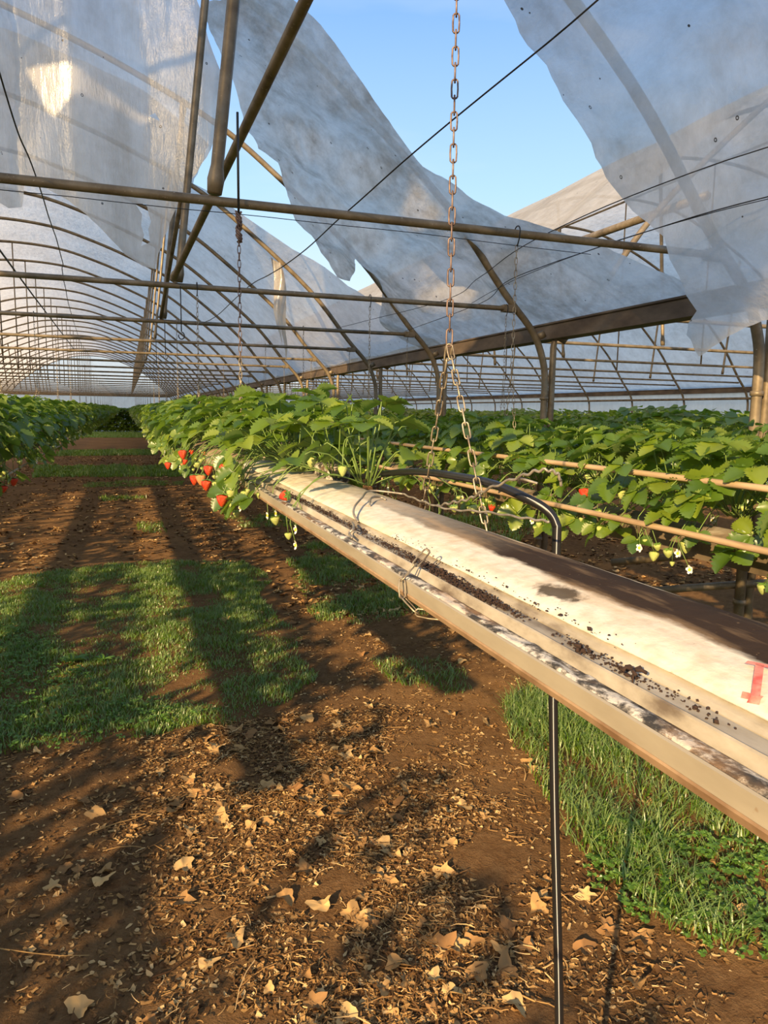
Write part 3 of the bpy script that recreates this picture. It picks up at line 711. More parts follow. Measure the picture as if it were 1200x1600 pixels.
# potting soil crumbs in the channel
def crumbs(n, fn, size, mat, name, label, cat, parent=None):
    base = np.array([(-.5, -.5, -.4), (.5, -.4, -.5), (.4, .5, -.4), (-.5, .4, -.5), (-.3, -.4, .5), (.5, -.3, .4), (.3, .4, .5), (-.4, .3, .4)])
    bf = np.array([(0, 3, 2, 1), (4, 5, 6, 7), (0, 1, 5, 4), (1, 2, 6, 5), (2, 3, 7, 6), (3, 0, 4, 7)])
    Vs = []; 
    for i in range(n):
        p = fn(i); s_ = size * rng.uniform(.4, 1.3) * (1 + (rng.random() > .93) * 1.2)
        an = rng.uniform(0, 6.28); c_, s2 = math.cos(an), math.sin(an); b = (base + rng.uniform(-.15, .15, base.shape)) * s_ * np.array([rng.uniform(.7, 1.6), 1, rng.uniform(.5, 1)])
        b = np.stack([b[:, 0] * c_ - b[:, 1] * s2, b[:, 0] * s2 + b[:, 1] * c_, b[:, 2]], 1); Vs.append(b + np.array(p))
    F_ = (bf[None] + (np.arange(n) * 8)[:, None, None]).reshape(-1, 4)
    return tag(link(name, np_mesh(name, np.concatenate(Vs), [F_], mat)), label, cat, kind='stuff')
def soil_pos(i):
    while True:
        y = .36 + 1.6 * rng.random() ** .8
        if noise.noise((y * 9, 0, 5)) > rng.uniform(-.6, .35): break
    if rng.random() < .22: y = rng.normal(.84, .05)
    if rng.random() < .10: y = rng.normal(.72, .015)
    wdt = .010 if y > .75 else .007
    x = .384 + rng.normal(0, 1) * wdt * .6; x = min(max(x, .372), .397)
    return (x, y, 1.2885 + abs(rng.normal(0, .0020)) + (.001 if y > .8 else 0))
crumbs(3000, soil_pos, .0016, M_POT, 'spilled_soil', 'dark crumbs of potting soil spilled along the inner channel of the trough', 'soil')
crumbs(160, lambda i: (rng.uniform(.396, .42), rng.uniform(.5, 1.1), 1.302 + rng.uniform(-.004, .003)), .0014, M_POT, 'spilled_soil', 'fine soil specks sprinkled on the edge of the white bag', 'soil')
mb = MB(); mb.tube([(.373, .455, 1.284), (.374, .456, 1.294), (.376, .458, 1.299)], .0009, 5)
for k in range(5): mb.tube([(.376, .458, 1.299), (.376 + .006 * math.cos(k * 1.3), .458 + .007 * math.sin(k * 1.3), 1.3005 - .001 * (k % 2)), (.376 + .009 * math.cos(k * 1.3 + .3), .458 + .010 * math.sin(k * 1.3 + .3), 1.298)], .0016, 5)
tag(mb.build('dried_stalk', M_POT), 'tiny black withered stalk sticking up on the trough edge', 'stalk')
# hooks and wires on the trough
def wv(pts, r, mat, name, label, cat, group=None, wave=0., sub=10, parent=None):
    P = spline(pts, sub); Q = []
    for i, p in enumerate(P): Q.append(p + Vector((0, 0, wave * math.sin(i * 1.25))))
    mb = MB(); mb.tube(Q, r, 7); o_ = mb.build(name, mat, parent)
    return tag(o_, label, cat, group) if label else o_
t = thing('wire_hook', (.4, 1.3, 1.3), 'bent grey wire hook clipped over the white bag with a long tail reaching right', 'wire hook')
P0 = Vector((.4, 1.3, 1.3)); rel = lambda L: [tuple(Vector(p) - P0) for p in L]
wv(rel([(.401, 1.275, 1.2965), (.400, 1.30, 1.307), (.412, 1.335, 1.317), (.45, 1.41, 1.324), (.50, 1.50, 1.329), (.56, 1.46, 1.325)]), .0022, M_GWIRE, 'hook', None, None, parent=t)
wv(rel([(.56, 1.46, 1.325), (.56, 1.35, 1.322), (.56, 1.224, 1.323), (.57, 1.10, 1.334), (.56, .95, 1.345), (.56, .88, 1.350)]), .0020, M_GWIRE, 'tail', None, None, wave=.0012, parent=t)
wv(rel([(.455, 1.37, 1.312), (.46, 1.385, 1.318), (.475, 1.42, 1.323), (.50, 1.44, 1.322), (.51, 1.43, 1.317)]), .0022, M_GWIRE, 'clip', None, None, parent=t)
wv([(.57, 1.30, 1.318), (.565, 1.22, 1.335), (.565, 1.15, 1.350), (.56, 1.07, 1.376), (.56, .97, 1.405), (.565, .915, 1.420), (.585, .905, 1.416), (.60, .915, 1.398)], .0022, M_GWIRE, 'wavy_wire', 'wavy grey wire rising to a bent tip above the trough', 'wire', wave=.0022)
wv([(.580, 1.00, 1.392), (.570, .985, 1.400), (.565, .96, 1.402), (.575, .94, 1.398)], .0020, M_GWIRE, 'wire_clip', 'small bent wire clip beside the black hose bend', 'wire')
wv([(.345, 1.13, 1.2935), (.352, 1.17, 1.2945), (.360, 1.175, 1.300), (.372, 1.21, 1.300), (.385, 1.26, 1.298)], .0022, M_GWIRE, 'wire_piece', 'short bent wire lying across the trough ledge', 'wire')
t = thing('trough_chain', (.335, .85, 1.29), 'short chain loop passing under the near side of the empty trough', 'chain')
P0 = Vector((.335, .85, 1.29)); mb = MB()
path = [(.372, .875, 1.318), (.352, .868, 1.302), (.330, .858, 1.285), (.326, .845, 1.266), (.334, .815, 1.253), (.36, .80, 1.250), (.42, .79, 1.250)]
for j in range(len(path) - 1):
    A, B = Vector(path[j]) - P0, Vector(path[j + 1]) - P0
    add_link(mb, (A + B) / 2, B - A, j, (B - A).length, .0012, .36, 12, 5)
mb.build('chain', M_CHAIN, t)

# ------------------------------------------------------------------ black hose
def mat_hose():
    q = Mat('black polythene hose'); return q.set((.012, .012, .013), .32)
M_HOSE = mat_hose(); q = Mat('white stripe'); M_STRIPE = q.set((.45, .45, .45), .5)
hp = [(.58, 3.0, 1.262), (.60, 2.52, 1.272), (.60, 2.2, 1.300), (.60, 1.91, 1.322), (.60, 1.52, 1.368), (.60, 1.26, 1.379), (.605, 1.13, 1.377), (.625, 1.06, 1.362), (.648, 1.03, 1.345), (.662, 1.02, 1.322), (.664, 1.018, 1.29), (.664, 1.012, 1.1), (.666, .99, .85), (.668, .955, .55), (.670, .93, .30), (.68, .90, .02)]
t = thing('irrigation_hose', (.66, 1.0, 0), 'black hose with a white stripe rising from the ground and bending over the trough', 'hose')
P0 = Vector((.66, 1, 0)); P = [p - P0 for p in spline(hp, 8)]; mb = MB(); mb.tube(P, .0078, 12); mb.build('tube', M_HOSE, t)
mb = MB(); mb.tube([p + Vector((-.0038, -.0062, .0022 if p.z > 1.3 else 0)) for p in P], .0009, 5); mb.build('stripe', M_STRIPE, t)

# ------------------------------------------------------------------ other troughs
q = Mat('shaded brown trough'); M_DARKT = q.set(q.ramp(q.noise(8, 6), [(.3, (.07, .05, .03)), (.7, (.19, .145, .09))]), .6)  # darker than the beige trough: shade under the leaves is put into the colour
def trough_me(y0, y1, wd=.10, dep=.05):
    return extrude([(-wd, 0), (-wd, -dep), (wd, -dep), (wd, 0), (wd - .006, 0), (wd - .006, -dep + .02), (-wd + .006, -dep + .02), (-wd + .006, 0)], y0, y1, 8, closed=True)
def bag_me(y0, y1, wd=.088):
    return extrude([(-wd, -.04), (-wd, -.005), (-wd * .7, .018), (0, .03), (wd * .7, .018), (wd, -.005), (wd, -.04)], y0, y1, 30, closed=True)
q = Mat('wooden batten'); M_BATTEN = q.set(q.ramp(q.noise(6, 6, stretch=(6, 1, 6)), [(.3, (.26, .17, .09)), (.7, (.50, .37, .22))]), .7)
q = Mat('grow bag film'); M_WBAG = q.set(q.ramp(q.noise(10, 5), [(.35, (.12, .08, .05)), (.6, (.30, .24, .17)), (.8, (.6, .55, .46))]), .7)
ROWS = [(-.70, 1.27, 1, Y_END - .6, 'left of the aisle'), (.46, 1.27, 3.4, Y_END - .6, 'right of the aisle'), (1.58, 1.16, -.6, Y_END - .6, 'with the bright second row behind the empty trough'),
        (2.62, 1.16, -.6, Y_END - .6, 'with the third row beside the posts'), (3.75, 1.2, 1, Y_END - .6, 'with the first row beyond the posts'), (4.9, 1.2, 1, Y_END - .6, 'with the second row beyond the posts'),
        (6.05, 1.2, 1, Y_END - .6, 'with the third row beyond the posts'), (7.2, 1.2, 1, Y_END - .6, 'with the fourth row beyond the posts'), (8.9, 1.2, 2, Y_END - .6, 'with the fifth row beyond the posts'),
        (10.2, 1.2, 2, Y_END - .6, 'with the sixth row beyond the posts'), (11.6, 1.2, 2, Y_END - .6, 'with the row along the far side wall'),
        (-1.85, 1.27, .3, 30, 'with the row hidden behind the left row'), (-3.0, 1.27, -4, 30, 'with a row further left out of sight'), (-4.15, 1.27, -4, 30, 'with a row further left out of sight'), (-5.3, 1.27, -4, 30, 'with a row further left out of sight')]  # unseen left rows, put in for the shade they cast
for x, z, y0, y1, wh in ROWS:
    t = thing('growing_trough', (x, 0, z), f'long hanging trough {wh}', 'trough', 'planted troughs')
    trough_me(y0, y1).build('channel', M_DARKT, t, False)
    tag(bag_me(y0, y1 - .05).build('grow_bag', M_WBAG, None, True, (x, 0, z)), f'planted grow bag lying in the trough {wh}', 'grow bag', 'planted grow bags')
for x, z, lab in ((1.345, 1.198, 'lower wooden batten on the near side of the bright second row'), (1.40, 1.332, 'upper wooden batten half hidden among the second row leaves')):
    mb = MB(); P = [(x + .006 * math.sin(y * 1.7), y, z + .004 * math.sin(y * 1.1)) for y in np.arange(.3, 12, .4)]
    mb.tube(P, .009, 6); tag(mb.build('support_batten', M_BATTEN), lab, 'batten')
mb = MB(); mb.tube([(-.5 + .01 * math.sin(y), y, 1.20) for y in np.arange(-2, 30, 1.)], .006, 6)
tag(mb.build('support_batten', M_BATTEN), 'batten along the aisle side of the left row', 'batten')
mb = MB()
for yb in (0,):
    mb.box((.515, 1.90, 1.305), (.575, 2.10, 1.350))
bpy.context.view_layer.update()
o = mb.build('rockwool_block', M_LINER, None, False); o.modifiers.new('b', 'BEVEL').width = .008
tag(o, 'small dirty white block lying on the bag where the plants begin', 'block')
# tubes low on the ground by the post
for z0, lab in ((.80, 'upper'), (.62, 'lower')):
    mb = MB(); mb.tube([(2.55, 3.35, z0 - .12), (2.93, 2.93, z0), (3.7, 2.1, z0 + .22)], .021, 8)
    tag(mb.build('cross_tube', M_TUBE), f'{lab} slanting tube fixed to the foot of the nearest post at right', 'tube', 'slanting tubes at the post foot')

# ------------------------------------------------------------------ strawberry plants
def leaflet(L, W, seed, n=8, cup=.25, droop=.3):
    """toothed, pleated leaflet from the origin along +Y, upper side +Z"""
    r = random.Random(seed); V = []; F = []
    prof = lambda t: W / 2 * (math.sin(PI * min(1, t ** .85)) ** .62 if 0 < t < 1 else .06)
    mid = []
    for i in range(n + 1):
        t = i / n; mid.append(len(V)); V.append((0, L * t, -droop * L * t * t * .5))
    for s_ in (-1, 1):
        q = []; o_ = []; nn_ = []
        for i in range(n + 1):
            t = i / n; y = L * (t + .04 * math.sin(PI * t)); w_ = prof(t); zc = -droop * L * t * t * .5
            q.append(len(V)); V.append((s_ * w_ * .5, y - .0 + L * .02, zc + cup * w_ * .35 + (.030 * L if i % 2 else -.012 * L)))
            o_.append(len(V)); V.append((s_ * w_ * 1.0, y + L * .045, zc + cup * w_ * .9 + r.uniform(-.01, .01) * L))
            if i < n:
                t2 = (i + .62) / n; w2 = prof(t2) * .80; zc2 = -droop * L * t2 * t2 * .5
                nn_.append(len(V)); V.append((s_ * w2, L * t2 + L * .03, zc2 + cup * w2 * .9 - .010 * L))
        for i in range(n):
            a_ = (mid[i], mid[i + 1], q[i + 1], q[i]); b_ = (q[i], q[i + 1], o_[i + 1], nn_[i], o_[i])
            if s_ < 0: a_ = a_[::-1]; b_ = b_[::-1]
            F.append(a_[::-1]); F.append(b_[::-1])
    return np.array(V), F
LEAFLETS = [leaflet(1, .92, s_, 8, .25 + .25 * (s_ % 3), .2 + .25 * (s_ % 2)) for s_ in range(4)]
LV = np.array([(0, 0, 0), (0, .5, .0), (0, 1.02, -.1), (.36, .25, .08), (.45, .65, .12), (-.36, .25, .08), (-.45, .65, .12)])
LOWLEAF = (LV, [(0, 3, 4, 1), (1, 4, 2), (0, 1, 6, 5), (1, 2, 6)])
def frame_of(fwd, upv):
    y = Vector(fwd).normalized(); z = Vector(upv); z = (z - y * z.dot(y)).normalized(); x = y.cross(z)
    return np.array([x, y, z])     # rows
def add_leaf(mb, tip, fwd, upv, size, seed, low=False):
    Fm = frame_of(fwd, upv)
    for k, (an, sc_) in enumerate(((0, 1.0), (1.25, .92), (-1.25, .92))):
        V_, F_ = LOWLEAF if low else LEAFLETS[(seed + k) % 4]
        c_, s_ = math.cos(an), math.sin(an); X = V_ * size * sc_ + np.array([0, size * .04, 0])
        X = np.stack([X[:, 0] * c_ + X[:, 1] * s_, -X[:, 0] * s_ + X[:, 1] * c_, X[:, 2] + (.02 * size if k else 0)], 1)
        mb.add(X @ Fm + np.array(tip), F_)
def plant(seed, low=False, upright=False, hang=True):
    r = random.Random(seed); fol = MB(); stm = MB(); ber = []; flo = []
    nl = (19 if not upright else 13) if not low else 14
    nx_ = 0 if upright or not hang else (10 if not low else 6)
    for i in range(nx_):                                  # leaves hanging over the sides
        sg = 1 if i % 2 else -1; tip = Vector((sg * r.uniform(.13, .22), r.uniform(-.11, .11), r.uniform(-.09, .09)))
        add_leaf(fol, tip, (sg * r.uniform(.3, 1), r.uniform(-.6, .6), r.uniform(-.9, .1)), (sg * 1.0, r.uniform(-.4, .4), r.uniform(.3, .9)), r.uniform(.045, .07), seed + i * 3, low)
        if not low: stm.tube(spline([(0, tip.y * .3, .02), (tip.x * .6, tip.y * .7, tip.z + .06), tip], 3), .0014, 4)
    for i in range(nl):
        an = i * 2.4 + r.uniform(-.4, .4); u = (i + .5) / nl
        reach = (.05 + .17 * u) * r.uniform(.85, 1.15) * (.8 if upright else 1); h = (.225 - .14 * u ** 1.5) * r.uniform(.85, 1.15)
        sy = .75
        tip = Vector((math.cos(an) * reach, math.sin(an) * reach * sy, h)); d = Vector((math.cos(an), math.sin(an), 0))
        size = r.uniform(.062, .090) * (1 - .15 * (u < .2))
        f = d + Vector((r.uniform(-.5, .5), r.uniform(-.5, .5), r.uniform(-.35, .25) - .45 * u)); upv = Vector((d.x * .4 * u + r.uniform(-.3, .3), d.y * .4 * u + r.uniform(-.3, .3), 1))
        add_leaf(fol, tip, f, upv, size, seed + i, low)
        if not low:
            a0 = Vector((math.cos(an) * .012, math.sin(an) * .03, .02)); c = (a0 + tip) / 2 + Vector((d.x * .01, d.y * .01, .045 - .05 * (not upright)))
            stm.tube([a0, a0.lerp(c, .6) + Vector((0, 0, .008)), c, c.lerp(tip, .6) + Vector((0, 0, .012)), tip], [.0022, .002, .0019, .0017, .0015], 4)
    if not low:
        for k in range(5):
            sg = 1 if k % 2 == 0 else -1; y0 = r.uniform(-.08, .08); out_ = r.uniform(.155, .21)
            root = Vector((0, y0 * .3, .02)); mid_ = Vector((sg * out_ * .6, y0 * .8, .055)); end = Vector((sg * out_, y0, r.uniform(-.03, .02)))
            stm.tube(spline([root, mid_, end], 4), .0015, 4)
            for j in range(r.randint(1, 3)):
                e2 = end + Vector((sg * r.uniform(-.02, .03), r.uniform(-.05, .05), -r.uniform(.02, .09)))
                stm.tube([end, (end + e2) / 2 + Vector((sg * .008, 0, .008)), e2], .0011, 4)
                if r.random() < .25: flo.append((e2, sg))
                else: ber.append((e2, r.uniform(.006, .014), sg))
    return fol, stm, ber, flo
def berry_geo(L=1.0, n=10, m_=8):
    V_ = []; F_ = []
    pr = [(0.02, 0), (.55, -.04), (.92, -.22), (1.0, -.5), (.86, -.95), (.62, -1.45), (.36, -1.85), (.02, -2.1)]
    for r_, z in pr:
        for j in range(n): V_.append((r_ * math.cos(2 * PI * j / n), r_ * math.sin(2 * PI * j / n), z))
    for i in range(len(pr) - 1):
        for j in range(n): F_.append((i * n + j, (i + 1) * n + j, (i + 1) * n + (j + 1) % n, i * n + (j + 1) % n))
    return V_, F_
def calyx_geo():
    V_ = []; F_ = []
    for k in range(7):
        a_ = k * 2 * PI / 7; d = (math.cos(a_), math.sin(a_)); p = (-d[1], d[0]); o_ = len(V_)
        V_ += [(0, 0, .06), (d[0] * .55 + p[0] * .28, d[1] * .55 + p[1] * .28, .05), (d[0] * 1.25, d[1] * 1.25, -.12 + .25 * (k % 2)), (d[0] * .55 - p[0] * .28, d[1] * .55 - p[1] * .28, .05)]
        F_.append((o_, o_ + 1, o_ + 2, o_ + 3))
    return V_, F_
BG, CG = berry_geo(), calyx_geo()
BERRY = {k: MB().add(*BG).mesh('strawberry', m_) for k, m_ in (('red', M_RED), ('pink', M_PINK), ('green', M_UNRIPE))}
CALYX = MB().add(*CG).mesh('calyx', M_CALYX, False)
def flower_geo(mb, ym, p, sg):
    p = Vector(p)
    for k in range(5):
        a_ = k * 2 * PI / 5; R1 = .010; c = Vector((0, math.cos(a_), math.sin(a_))); tt = Vector((0, -math.sin(a_), math.cos(a_))); n_ = Vector((sg, 0, 0))
        v = [p, p + c * R1 * .6 + tt * R1 * .5 + n_ * .001, p + c * R1 * 1.15 + tt * R1 * .25 + n_ * .003, p + c * R1 * 1.15 - tt * R1 * .25 + n_ * .003, p + c * R1 * .6 - tt * R1 * .5 + n_ * .001]
        mb.add(v, [(0, 1, 2, 3, 4)])
    ym.tube([p, p + Vector((sg * .004, 0, 0))], .004, 6)
def one_flower():
    a_, b_ = MB(), MB(); flower_geo(a_, b_, (0, 0, 0), 1); n_ = len(a_.v)
    a_.add(b_.v, b_.f); me = a_.mesh('flower', M_PETAL, False); me.materials.append(M_YEL)
    for p in me.polygons:
        if p.index >= 5: p.material_index = 1
    return me
FLOWER = one_flower()
NV = 11; VAR = []
for s_ in range(NV):
    fol, stm, ber, flo = plant(40 + s_, upright=(s_ == 8), hang=(s_ < 9))
    fm = MB(); ym = MB()
    for p, sg in flo: flower_geo(fm, ym, p, sg)
    if not flo:
        flower_geo(fm, ym, (.17, .03, .03), 1)
    bm2 = MB(); cm2 = MB()
    for p, rr, sg in ber:
        bm2.add([(v[0] * rr + p.x, v[1] * rr + p.y, v[2] * rr + p.z) for v in BG[0]], BG[1])
        cm2.add([(v[0] * rr + p.x, v[1] * rr + p.y, v[2] * rr + p.z) for v in CG[0]], CG[1])
    VAR.append(dict(flo=flo, fol=fol.mesh('foliage', M_LEAF), stm=stm.mesh('stems', M_STEM), ber=ber, bm=bm2.mesh('strawberries', M_UNRIPE), fl=fm.mesh('flowers', M_PETAL, False)))
def put_plant(x, y, z, vi, label, group, detail, flip=0, red=0., lift=1.0):
    v = VAR[vi]; t = thing('strawberry_plant', (x, y, z), label, 'plant', group, (0, 0, flip * PI + random.uniform(-.22, .22)))
    sc_ = random.uniform(.92, 1.1); t.scale = (sc_, sc_, sc_ * lift)
    link('foliage', v['fol'], t); link('stems', v['stm'], t)
    if detail == 1: link('flowers', v['fl'], t)['kind'] = 'stuff'
    if detail == 2:
        for p, sg in v['flo']: link('flower', FLOWER, t, p).scale = (sg, 1, 1)
    if detail == 2:
        for p, rr, sg in v['ber']:
            k = 'red' if random.random() < red else ('pink' if random.random() < red * .5 else 'green')
            if k == 'red': rr = max(rr, .015)
            b = link('strawberry', BERRY[k], t, p); b.scale = (rr, rr, rr * .9)
            b.rotation_euler = (random.uniform(-.25, .25), random.uniform(-.25, .25), random.uniform(0, 6))
            link('calyx', CALYX, b)
    elif detail == 1: link('strawberries', v['bm'], t)['kind'] = 'stuff'
    return t
WHO = {'left': ('on the row left of the aisle', -.70, 1.30, 2.5, .20, 97, .03), 'near': ('on the row right of the aisle', .46, 1.30, 2.45, .20, 92, .10),
       'second': ('on the bright second row', 1.58, 1.21, .75, .20, 68, .012), 'third': ('on the third row before the posts', 2.62, 1.21, 1.7, .20, 40, 0.)}
LASTY = {}
for rn, (wh, x, z, y0, dy, n, red) in WHO.items():
    for i in range(n):
        y = y0 + i * dy; dist = math.hypot(x, y)
        detail = 2 if (dist < 4.6 and rn != 'third') else (1 if dist < 11 else 0)
        if i < 8 and rn in ('near', 'left', 'second'):
            lab = f'leafy strawberry plant {wh}, {ORD[i]} from the near end'
        elif dist < 9: lab = f'leafy strawberry plant in the middle stretch {wh}'
        else: lab = f'small distant strawberry plant {wh}'
        put_plant(x + random.uniform(-.03, .03) + (.05 if rn == 'near' and i < 7 else 0), y + random.uniform(-.03, .03), z, (9 + i % 2) if (rn == 'near' and i < 7) else (i * 5 + int(x * 7)) % 8, lab, f'strawberry plants {wh}', detail, i % 2, red)
    LASTY[rn] = y0 + n * dy
# upright plants at the start of the near row, set at the far side of the bag
for (x, y, lift), nm in zip(((.50, 2.28, 1.0), (.47, 2.10, 1.0), (.53, 1.90, .95), (.545, 1.68, .90)), ('fourth', 'third', 'second', 'first')):
    put_plant(x, y, 1.305, {2.28: 3, 2.10: 2, 1.90: 8, 1.68: 8}[y], f'upright strawberry plant with bare stalks beside the white bag, {nm} from its near end', 'upright plants beside the white bag', 2, 0 if y != 1.90 else 1, .0, lift)
# ripe strawberries hanging in view
def ripe(p, r_, kind, label, top=None):
    t = thing('hanging_strawberry', p, label, 'strawberry', 'single hanging strawberries')
    b = link('fruit', BERRY[kind], t); b.scale = (r_, r_, r_ * 1.0); b.rotation_euler = (random.uniform(-.15, .15), random.uniform(-.15, .15), random.uniform(0, 6))
    c = link('calyx', CALYX, t); c.scale = (r_ * 1.1,) * 3
    tp = Vector(top or (.16, .05, .10)); mb = MB(); mb.tube(spline([(0, 0, 0), tp * .35 + Vector((-.01, 0, .035)), tp], 5), .0014, 5); mb.build('stalk', M_STEM, t)
RB = [((.25, 2.08, 1.262), .0175, 'red', 'ripe red strawberry hanging lowest below the white bag end'), ((.27, 2.16, 1.345), .020, 'red', 'big ripe strawberry at the tip of the white bag'),
      ((.20, 2.92, 1.343), .018, 'red', 'ripe strawberry high in the leaves, leftmost bright one'), ((.19, 3.80, 1.235), .018, 'red', 'red strawberry at the aisle edge of the leaves'),
      ((.23, 2.73, 1.262), .019, 'red', 'ripe strawberry in the cluster, left one'), ((.24, 2.62, 1.272), .019, 'pink', 'half ripe strawberry with a pale shoulder in the cluster'), ((.25, 2.52, 1.262), .018, 'red', 'ripe strawberry in the cluster, right one'),
      ((.24, 2.35, 1.325), .016, 'red', 'red strawberry half behind a leaf above the cluster'), ((.30, 2.19, 1.345), .014, 'green', 'unripe strawberry beside the big ripe one'),
      ((.29, 2.20, 1.262), .014, 'green', 'pale unripe strawberry right of the lowest ripe one'), ((.275, 2.47, 1.262), .014, 'green', 'pale unripe strawberry left of the lowest ripe one'),
      ((.285, 2.28, 1.300), .011, 'green', 'small unripe strawberry in the middle of the cluster'), ((.31, 2.12, 1.315), .010, 'green', 'small unripe strawberry by the bag edge'),
      ((.25, 2.85, 1.30), .012, 'green', 'unripe strawberry above the red pair'),
      ((-.50, 3.71, 1.175), .019, 'red', 'ripe red strawberry hanging at the left edge of the picture'),
      ((1.42, 2.03, 1.262), .019, 'red', 'red strawberry under a leaf of the bright second row'), ((1.42, 1.94, 1.150), .018, 'green', 'large pale strawberry hanging below the second row trough'),
      ((1.42, 1.53, 1.205), .017, 'green', 'pale strawberry pair by the lower batten, upper one'), ((1.42, 1.55, 1.170), .018, 'green', 'pale strawberry pair by the lower batten, lower one'), ((1.42, 1.84, 1.275), .014, 'green', 'unripe strawberry above the lower batten'),
      ((.44, 1.80, 1.385), .014, 'green', 'unripe strawberry hanging above the white bag, left'), ((.47, 1.62, 1.375), .012, 'green', 'small unripe strawberry above the white bag, right')]
for p, r_, k, lab in RB:
    top = (.16, .03, .08) if p[0] < 1 and p[0] > 0 else ((-.16, .03, .12) if p[0] < 0 else (.14, .02, .10))
    if .42 < p[0] < .5: top = (.06, .05, .07)
    ripe(p, r_, k, lab, top)
t = thing('fallen_strawberry', (.352, 1.675, 1.303), 'ripe strawberry lying in the trough under the bag edge', 'strawberry', rot=(1.3, .2, .6))
b = link('fruit', BERRY['red'], t); b.scale = (.013,) * 3; c = link('calyx', CALYX, t); c.scale = (.013,) * 3

# far foliage nobody could count plant by plant
def merge(mbs, places):
    Vs = []; F4 = []; F3 = []; o_ = 0
    pre = []
    for mb in mbs:
        pre.append((np.array(mb.v), np.array([f for f in mb.f if len(f) == 4]).reshape(-1, 4), np.array([f for f in mb.f if len(f) == 3]).reshape(-1, 3)))
    for (vi, x, y, z, a_, s_) in places:
        v, f4, f3 = pre[vi]; c_, s2 = math.cos(a_) * s_, math.sin(a_) * s_
        Vs.append(np.stack([v[:, 0] * c_ - v[:, 1] * s2 + x, v[:, 0] * s2 + v[:, 1] * c_ + y, v[:, 2] * s_ + z], 1)); F4.append(f4 + o_); F3.append(f3 + o_); o_ += len(v)
    return np.concatenate(Vs), [np.concatenate(F4), np.concatenate(F3)]
LOW = [plant(90 + i, low=True)[0] for i in range(6)]
def stuff_row(specs, label, name='strawberry_foliage'):
    pl = []
    for x, z, y0, y1, dy, s_ in specs:
        for y in np.arange(y0, y1, dy):
            pl.append((int(rng.integers(6)), x + rng.uniform(-.04, .04), y + rng.uniform(-.05, .05), z, rng.uniform(-.3, .3) + PI * rng.integers(2), s_ * rng.uniform(.9, 1.12)))
    V_, F_ = merge(LOW, pl)
    tag(link(name, np_mesh(name, V_, F_, M_LEAF)), label, 'plants', kind='stuff')
stuff_row([(x, z, LASTY[rn], Y_END - .8, .22, 1.1) for rn, (wh, x, z, *_r) in WHO.items()] + [(-6.5 + i * .16, zz, Y_END - 1.3, Y_END - .7, .2, 1.3) for i in range(90) for zz in (.0, .25, .5, .75, 1.0, 1.2)], 'dense strawberry foliage at the far end of the long rows')
stuff_row([(x, 1.25, 2 if x < 8 else 3, Y_END - .8, .24, 1.15) for x in (3.75, 4.9, 6.05, 7.2, 8.9, 10.2, 11.6)], 'dense green foliage of the rows beyond the posts')
stuff_row([(-1.85, 1.30, .7, 30, .22, 1.15), (-1.85, 1.30, -3.5, .6, .62, 1.0), (-3.0, 1.30, -3.5, 20, .22, 1.15), (-4.15, 1.30, -3.5, 20, .24, 1.15), (-5.3, 1.30, -3.5, 20, .24, 1.15), (-.70, 1.30, 1.2, 2.4, .22, 1.1)], 'unseen strawberry foliage left of the picture, spaced to let sun patches through')  # out of view; gaps near the camera shape the light on the ground

# ------------------------------------------------------------------ grass
def grass(name, poly, dens, hgt, wid, label, lean=.5, patch=.0, seed=1, kind='stuff'):
    P = np.array(poly); a0, a1 = P.min(0), P.max(0); area = np.prod(a1 - a0); n = int(area * dens)
    pts = rng.uniform(a0, a1, (n, 2)); pj = np.array([noise.noise((p[0] * 1.8 + seed, p[1] * 1.8, seed)) for p in pts]); pj2 = np.array([noise.noise((p[0] * 7 + seed, p[1] * 7, seed)) for p in pts])
    jit = np.stack([pj, pj2], 1) * .14
    k = inside(pts + jit, [tuple(p) for p in P]) & (pj + pj2 * .6 + rng.uniform(-.35, .35, n) > patch - .45)
    pts = pts[k]; hf = np.clip(.75 + .8 * pj[k] + .5 * pj2[k], .3, 1.5); n = len(pts)
    h = hgt * hf * rng.uniform(.5, 1.2, n); an = rng.uniform(0, 2 * PI, n); ln = lean * h * rng.uniform(.2, 1.3, n); wd = wid * rng.uniform(.7, 1.3, n)
    dx, dy = np.cos(an), np.sin(an); tw = rng.uniform(-.6, .6, n); px, py = -np.sin(an + tw), np.cos(an + tw)
    z0 = np.array([ground_z(p[0], p[1]) for p in pts]) - .004
    rows = []
    for t_, ww in ((0, 1.), (.4, .9), (.75, .6), (1., .08)):
        cx = pts[:, 0] + dx * ln * t_ ** 1.8; cy = pts[:, 1] + dy * ln * t_ ** 1.8; cz = z0 + h * (t_ - .25 * t_ ** 3 * lean)
        for s_ in (-1, 1): rows.append(np.stack([cx + s_ * px * wd * ww / 2, cy + s_ * py * wd * ww / 2, cz], 1))
    V_ = np.stack(rows, 1).reshape(-1, 3); b = np.arange(n)[:, None] * 8
    F_ = np.concatenate([b + np.array([[2 * i, 2 * i + 1, 2 * i + 3, 2 * i + 2]]) for i in range(3)])
    return tag(link(name, np_mesh(name, V_, [F_], M_GRASS)), label, 'grass', kind=kind)
grass('grass_patch', [(-3.6, 3.6), (-1.4, 3.5), (-.57, 3.40), (.10, 3.36), (.45, 3.40), (.72, 3.50), (.98, 3.95), (1.0, 4.8), (1.02, 5.6), (1.18, 6.6), (1.10, 7.1), (.3, 7.5), (-.4, 7.3), (-1.1, 6.95), (-2.2, 6.9), (-3.6, 6.6)], 8500, .048, .0045, 'large patch of short grass in the aisle at the left', .75, patch=.06)
